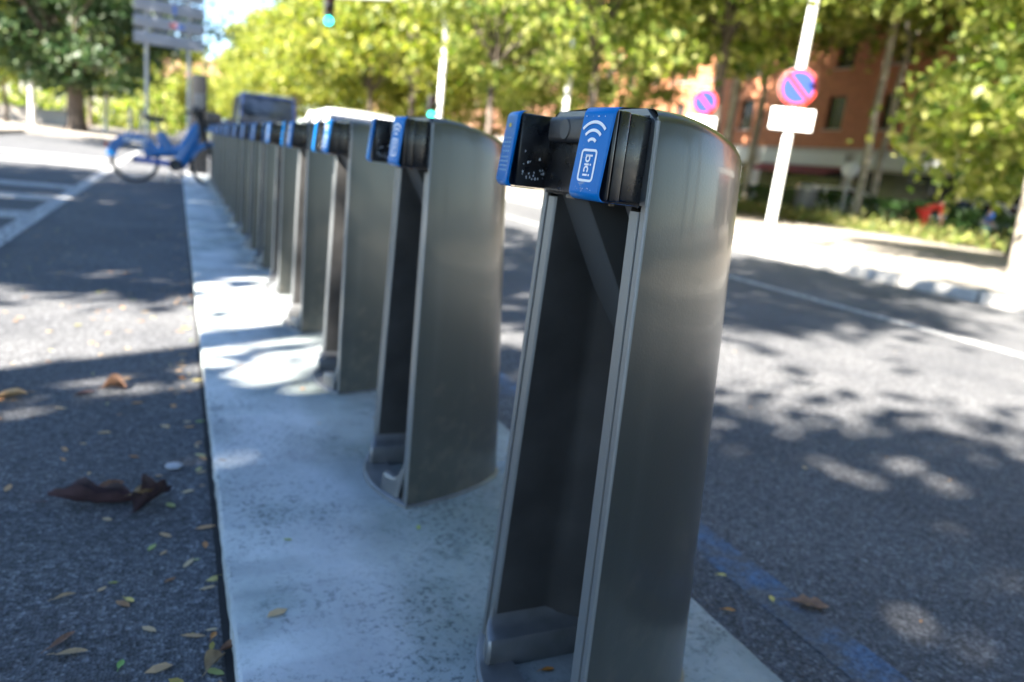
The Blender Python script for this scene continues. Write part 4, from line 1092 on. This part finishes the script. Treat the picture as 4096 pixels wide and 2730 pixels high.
def person(loc, rz, shirt, trousers, label, bend=0.0, stride=.22):
    o = empty('person', loc, R(rz)); b = math.radians(bend); cb, sb = math.cos(b), math.sin(b)
    def up(x, h): return (x, -h*sb, .92+h*cb)     # torso leans towards -Y
    J = {'pelvis': ((0, 0, .92), (.15, .10)), 'waist': (up(0, .18), (.135, .095)), 'chest': (up(0, .40), (.165, .11)), 'neck': (up(0, .56), .055), 'skull': (up(0, .66), (.075, .085)), 'crown': (up(0, .77), (.072, .085))}
    E_ = [('pelvis', 'waist'), ('waist', 'chest'), ('chest', 'neck'), ('neck', 'skull'), ('skull', 'crown')]
    for s_, nm in ((-1, 'l'), (1, 'r')):
        st_ = stride*s_
        J['hip'+nm] = ((s_*.09, 0, .86), .085); J['knee'+nm] = ((s_*.10, -st_*.55-.04, .48), .058); J['ank'+nm] = ((s_*.10, -st_+.03, .09), .04); J['toe'+nm] = ((s_*.11, -st_-.13, .045), .038)
        sx = up(s_*.18, .47); J['sh'+nm] = (sx, .055); e_ = (s_*.24, sx[1]+.05-sb*.05, sx[2]-.28); J['el'+nm] = (e_, .042)
        w_ = (s_*.22, e_[1]-.10+st_*.3, e_[2]-.22); J['wr'+nm] = (w_, .03); J['hand'+nm] = ((w_[0], w_[1]-.03, w_[2]-.09), .034)
        E_ += [('pelvis', 'hip'+nm), ('hip'+nm, 'knee'+nm), ('knee'+nm, 'ank'+nm), ('ank'+nm, 'toe'+nm), ('chest', 'sh'+nm), ('sh'+nm, 'el'+nm), ('el'+nm, 'wr'+nm), ('wr'+nm, 'hand'+nm)]
    skin_mesh('body', J, E_, 'skin', o)
    grow = lambda ks, g: {k: (J[k][0], tuple(a+g for a in J[k][1]) if isinstance(J[k][1], tuple) else J[k][1]+g) for k in ks}
    sh = grow(['pelvis', 'waist', 'chest', 'shl', 'shr', 'ell', 'elr'], .022)
    skin_mesh('shirt', sh, [e_ for e_ in E_ if e_[0] in sh and e_[1] in sh], shirt, o)
    tr = grow(['pelvis', 'hipl', 'hipr', 'kneel', 'kneer', 'ankl', 'ankr'], .02)
    skin_mesh('trousers', tr, [e_ for e_ in E_ if e_[0] in tr and e_[1] in tr], trousers, o)
    for nm in 'lr': 
        p = J['toe'+nm][0]; MB().rbox(p[0]-.05, p[0]+.05, p[1]-.06, p[1]+.2, .0, .09, .03).build('shoe', 'shoe', o)
    h = J['crown'][0]; hb = MB(); rows = []
    for th in np.linspace(0, 100, 8):
        rows.append([(h[0]+.105*math.sin(R(th))*math.cos(a), h[1]+.02+.115*math.sin(R(th))*math.sin(a), h[2]+.0+.10*math.cos(R(th))) for a in np.linspace(0, 2*math.pi, 13)[:-1]])
    hb.grid(rows, True); hb.build('hair', 'hair', o, 60)
    return tag(o, label, 'person')
pb = person((22.4, 14.35, .13), 60, 'shirt_blue', 'jeans_pale', 'person in a blue top and pale trousers behind the bed on the right')
pb.scale = (.7, .7, .7)
person((22.5, 16.6, .13), 80, 'shirt_red', 'shirt_red', 'person in red clothes bending forward by the hedge', bend=70, stride=.1)

# ================================================================== FALLEN LEAVES
mat('leaf_brown', (.20, .10, .055), .7, var=.4, vscale=40)
mat('leaf_tan', (.36, .24, .12), .7, var=.3, vscale=40)
mat('leaf_purple', (.060, .032, .034), .5, var=.4, vscale=30)
mat('leaf_fresh', (.16, .30, .05), .6)
mat('leaf_gold', (.55, .42, .10), .6)
mat('leaf_orange', (.42, .17, .03), .6)
mat('pale_stone', (.35, .36, .38), .8, var=.2, vscale=40)
def dead_leaf(name, x, y, z, L_, W_, rz, m, curl=.6, seed=0, lift=.004, lobes=0.0, twist=.5, sagk=.05):
    rr_ = random.Random(seed); b = MB(); rows = []; nx, ny = 14, 6
    for i in range(nx+1):
        t = i/nx; wv = W_*math.sin(math.pi*min(1, t*.96+.02))**.75*(1+lobes*math.sin(t*17+seed)); row = []
        sag = sagk*L_*curl*math.sin(t*math.pi*1.3+seed)+lift
        for j in range(-ny//2, ny//2+1):
            q = j/(ny/2); xx = (t-.5)*L_; yy = q*wv/2; tw = twist*(t-.5)
            zz = curl*abs(q)**1.6*wv*.55 + sag + rr_.uniform(-.04, .04)*wv
            yr = yy*math.cos(curl*.5*abs(q)); row.append((xx, yr*math.cos(tw)-zz*math.sin(tw)*.4, max(.001, zz+yr*math.sin(tw)*.5)))
        rows.append(row)
    b.grid(rows)
    b.tube([(-L_/2, 0, lift+.002), (-L_*.62, .01*L_, lift+.002), (-L_*.75, .05*L_, .003)], [W_*.02+.0006, .0006, .0005], 5)
    o = b.build(name, m, None, 60); o.location = (x, y, z); o.rotation_euler = (0, 0, R(rz))
    return o
def leaf(label, *a, **k): return tag(dead_leaf('fallen_leaf', *a, **k), label, 'leaf', 'fallen leaves on the asphalt')
leaf('long curled dark purple dead leaf on the left asphalt', -.165, 1.775, .004, .20, .058, -6, 'leaf_purple', 1.5, 2, twist=1.3, lobes=.22)
leaf('twisted dark purple leaf end with a tan patch, right of the long curled leaf', -.05, 1.745, .004, .11, .060, 50, 'leaf_purple', 1.4, 5, twist=1.8, lobes=.3)
leaf('small tan leaf piece lying on the curled dark leaf', -.060, 1.755, .026, .065, .034, 20, 'leaf_tan', .9, 9)
leaf('crumpled brown leaf just behind the long curled dark leaf', -.145, 1.84, .002, .075, .035, 35, 'leaf_brown', .8, 3)
leaf('tan crumpled leaf cut by the left edge of the photo', -.462, 2.55, .002, .085, .045, 10, 'leaf_tan', .8, 4)
leaf('dark clump-like crumpled leaf farther up the left asphalt', -.185, 2.61, .002, .07, .06, 0, 'leaf_brown', 1.2, 6)
leaf('thin dark leaf scrap left of the dark crumpled leaf', -.265, 2.56, .002, .06, .02, 15, 'leaf_purple', .8, 16)
leaf('curled tan leaf against the plinth edge at the bottom', .062, 1.130, .004, .05, .032, 60, 'leaf_tan', 1.0, 7)
leaf('small brown leaf stalk beside the curled tan leaf at the plinth', .088, 1.158, .006, .035, .018, 10, 'leaf_brown', 1.0, 17)
leaf('flat brown leaf on the blue line at the right', 1.275, .985, .006, .082, .040, -30, 'leaf_brown', .35, 8, lobes=.25)
leaf('long brown leaflet near the bottom left corner', -.173, 1.255, .002, .05, .014, 48, 'leaf_brown', .5, 10)
leaf('pale tan leaflet with a stalk at the bottom left', -.155, 1.217, .002, .048, .014, -4, 'leaf_tan', .4, 11)
leaf('tan leaflet in the middle of the left asphalt', -.185, 1.389, .002, .036, .012, 22, 'leaf_tan', .5, 12)
leaf('small fresh green leaflet at the bottom of the left asphalt', -.08, 1.167, .002, .022, .011, 80, 'leaf_fresh', .2, 13)
leaf('small pale leaflet right of the middle tan leaflet', -.077, 1.351, .002, .022, .011, -40, 'leaf_gold', .2, 14)
leaf('small orange leaflet close to the plinth near the bottom', .063, 1.205, .002, .02, .010, 70, 'leaf_orange', .3, 15)
leaf('yellow leaflet on the blue line beside the nearest dock', 1.151, 1.133, .006, .024, .010, -15, 'leaf_gold', .2, 18)
leaf('round yellow leaflet on the blue line left of the flat brown leaf', 1.201, 1.024, .006, .022, .013, 60, 'leaf_gold', .2, 19)
leaf('orange leaflet at the right edge of the plinth', 1.075, 1.018, .003, .028, .011, -20, 'leaf_orange', .4, 20)
leaf('orange leaflet on the plinth in the wheel channel of the nearest dock', .57, .90, PZ, .024, .010, 0, 'leaf_orange', .3, 21)
leaf('yellow leaf caught in the wheel channel of the second dock', .60, YC+SP+.03, PZ, .05, .03, 30, 'leaf_gold', .4, 22)
b = MB()
for i in range(7):
    th = math.pi*i/6; b_ = 1
b.lathe([(0, 0), (.018, .001), (.022, .006), (.017, .012), (0, .014)], (0, 0, 0), 'Z', 12)
for i, p in enumerate(b.v): b.v[i] = (p[0]*(1+.15*math.sin(3*math.atan2(p[1], p[0]))), p[1]*.75, p[2])
st_ = b.build('pebble', 'pale_stone', None, 60); st_.location = (-.003, 1.945, 0); tag(st_, 'flat pale grey pebble between the curled leaf and the plinth', 'pebble')
# fine leaflet litter
rg2 = np.random.default_rng(77)
def litter(name, label, n, m, area, dens, size):
    P = []
    while len(P) < n:
        x = rg2.uniform(area[0], area[1]); yv = area[2]+(area[3]-area[2])*rg2.uniform(0, 1)**1.35
        if dens(x, yv) > rg2.uniform(): P.append((x, yv))
    P = np.array(P); V = []; F = []
    for i, (x, yv) in enumerate(P):
        z = PZ+.001 if PX0 < x < PX1 else .0012
        if PX0-.012 < x < PX0+.006: x -= .02; z = .004
        a = rg2.uniform(0, 6.28); s = size*rg2.uniform(.5, 1.4); wv = s*rg2.uniform(.25, .5); ca, sa = math.cos(a), math.sin(a)
        pts = [(-s, 0, 0), (-s*.3, -wv, .2*wv), (s*.5, -wv*.8, .3*wv), (s, 0, .5*wv*rg2.uniform()), (s*.5, wv*.8, .35*wv), (-s*.3, wv, .2*wv)]
        o_ = len(V); V += [(x+p[0]*ca-p[1]*sa, yv+p[0]*sa+p[1]*ca, z+p[2]) for p in pts]; F.append(tuple(range(o_, o_+6)))
    mb = MB(); mb.v = V; mb.f = F
    return tag(mb.build(name, m, None, 0), label, 'leaf litter', kind='stuff')
edge = lambda x, yv: 1.0 if (PX0-.12 < x < PX0+.0) else (.08 if PX0 <= x <= PX1 else .30)
leaf_mat('litter_tan', [(.24, .12, .06), (.40, .25, .13), (.50, .38, .22), (.40, .17, .06)], .1, .8)
leaf_mat('litter_yellow', [(.45, .36, .10), (.50, .45, .22), (.22, .32, .07), (.40, .26, .06)], .2, .7)
litter('leaf_litter', 'small tan leaf fragments scattered on the left asphalt', 800, 'litter_tan', (-1.9, .98, .9, 11), edge, .016)
litter('leaf_litter', 'small yellow and green leaflets scattered on the left asphalt', 190, 'litter_yellow', (-1.9, .98, .9, 11), edge, .015)
litter('leaf_litter', 'few leaf fragments scattered on the road right of the plinth', 60, 'litter_tan', (1.0, 4.5, .4, 8), lambda x, y_: .5, .012)
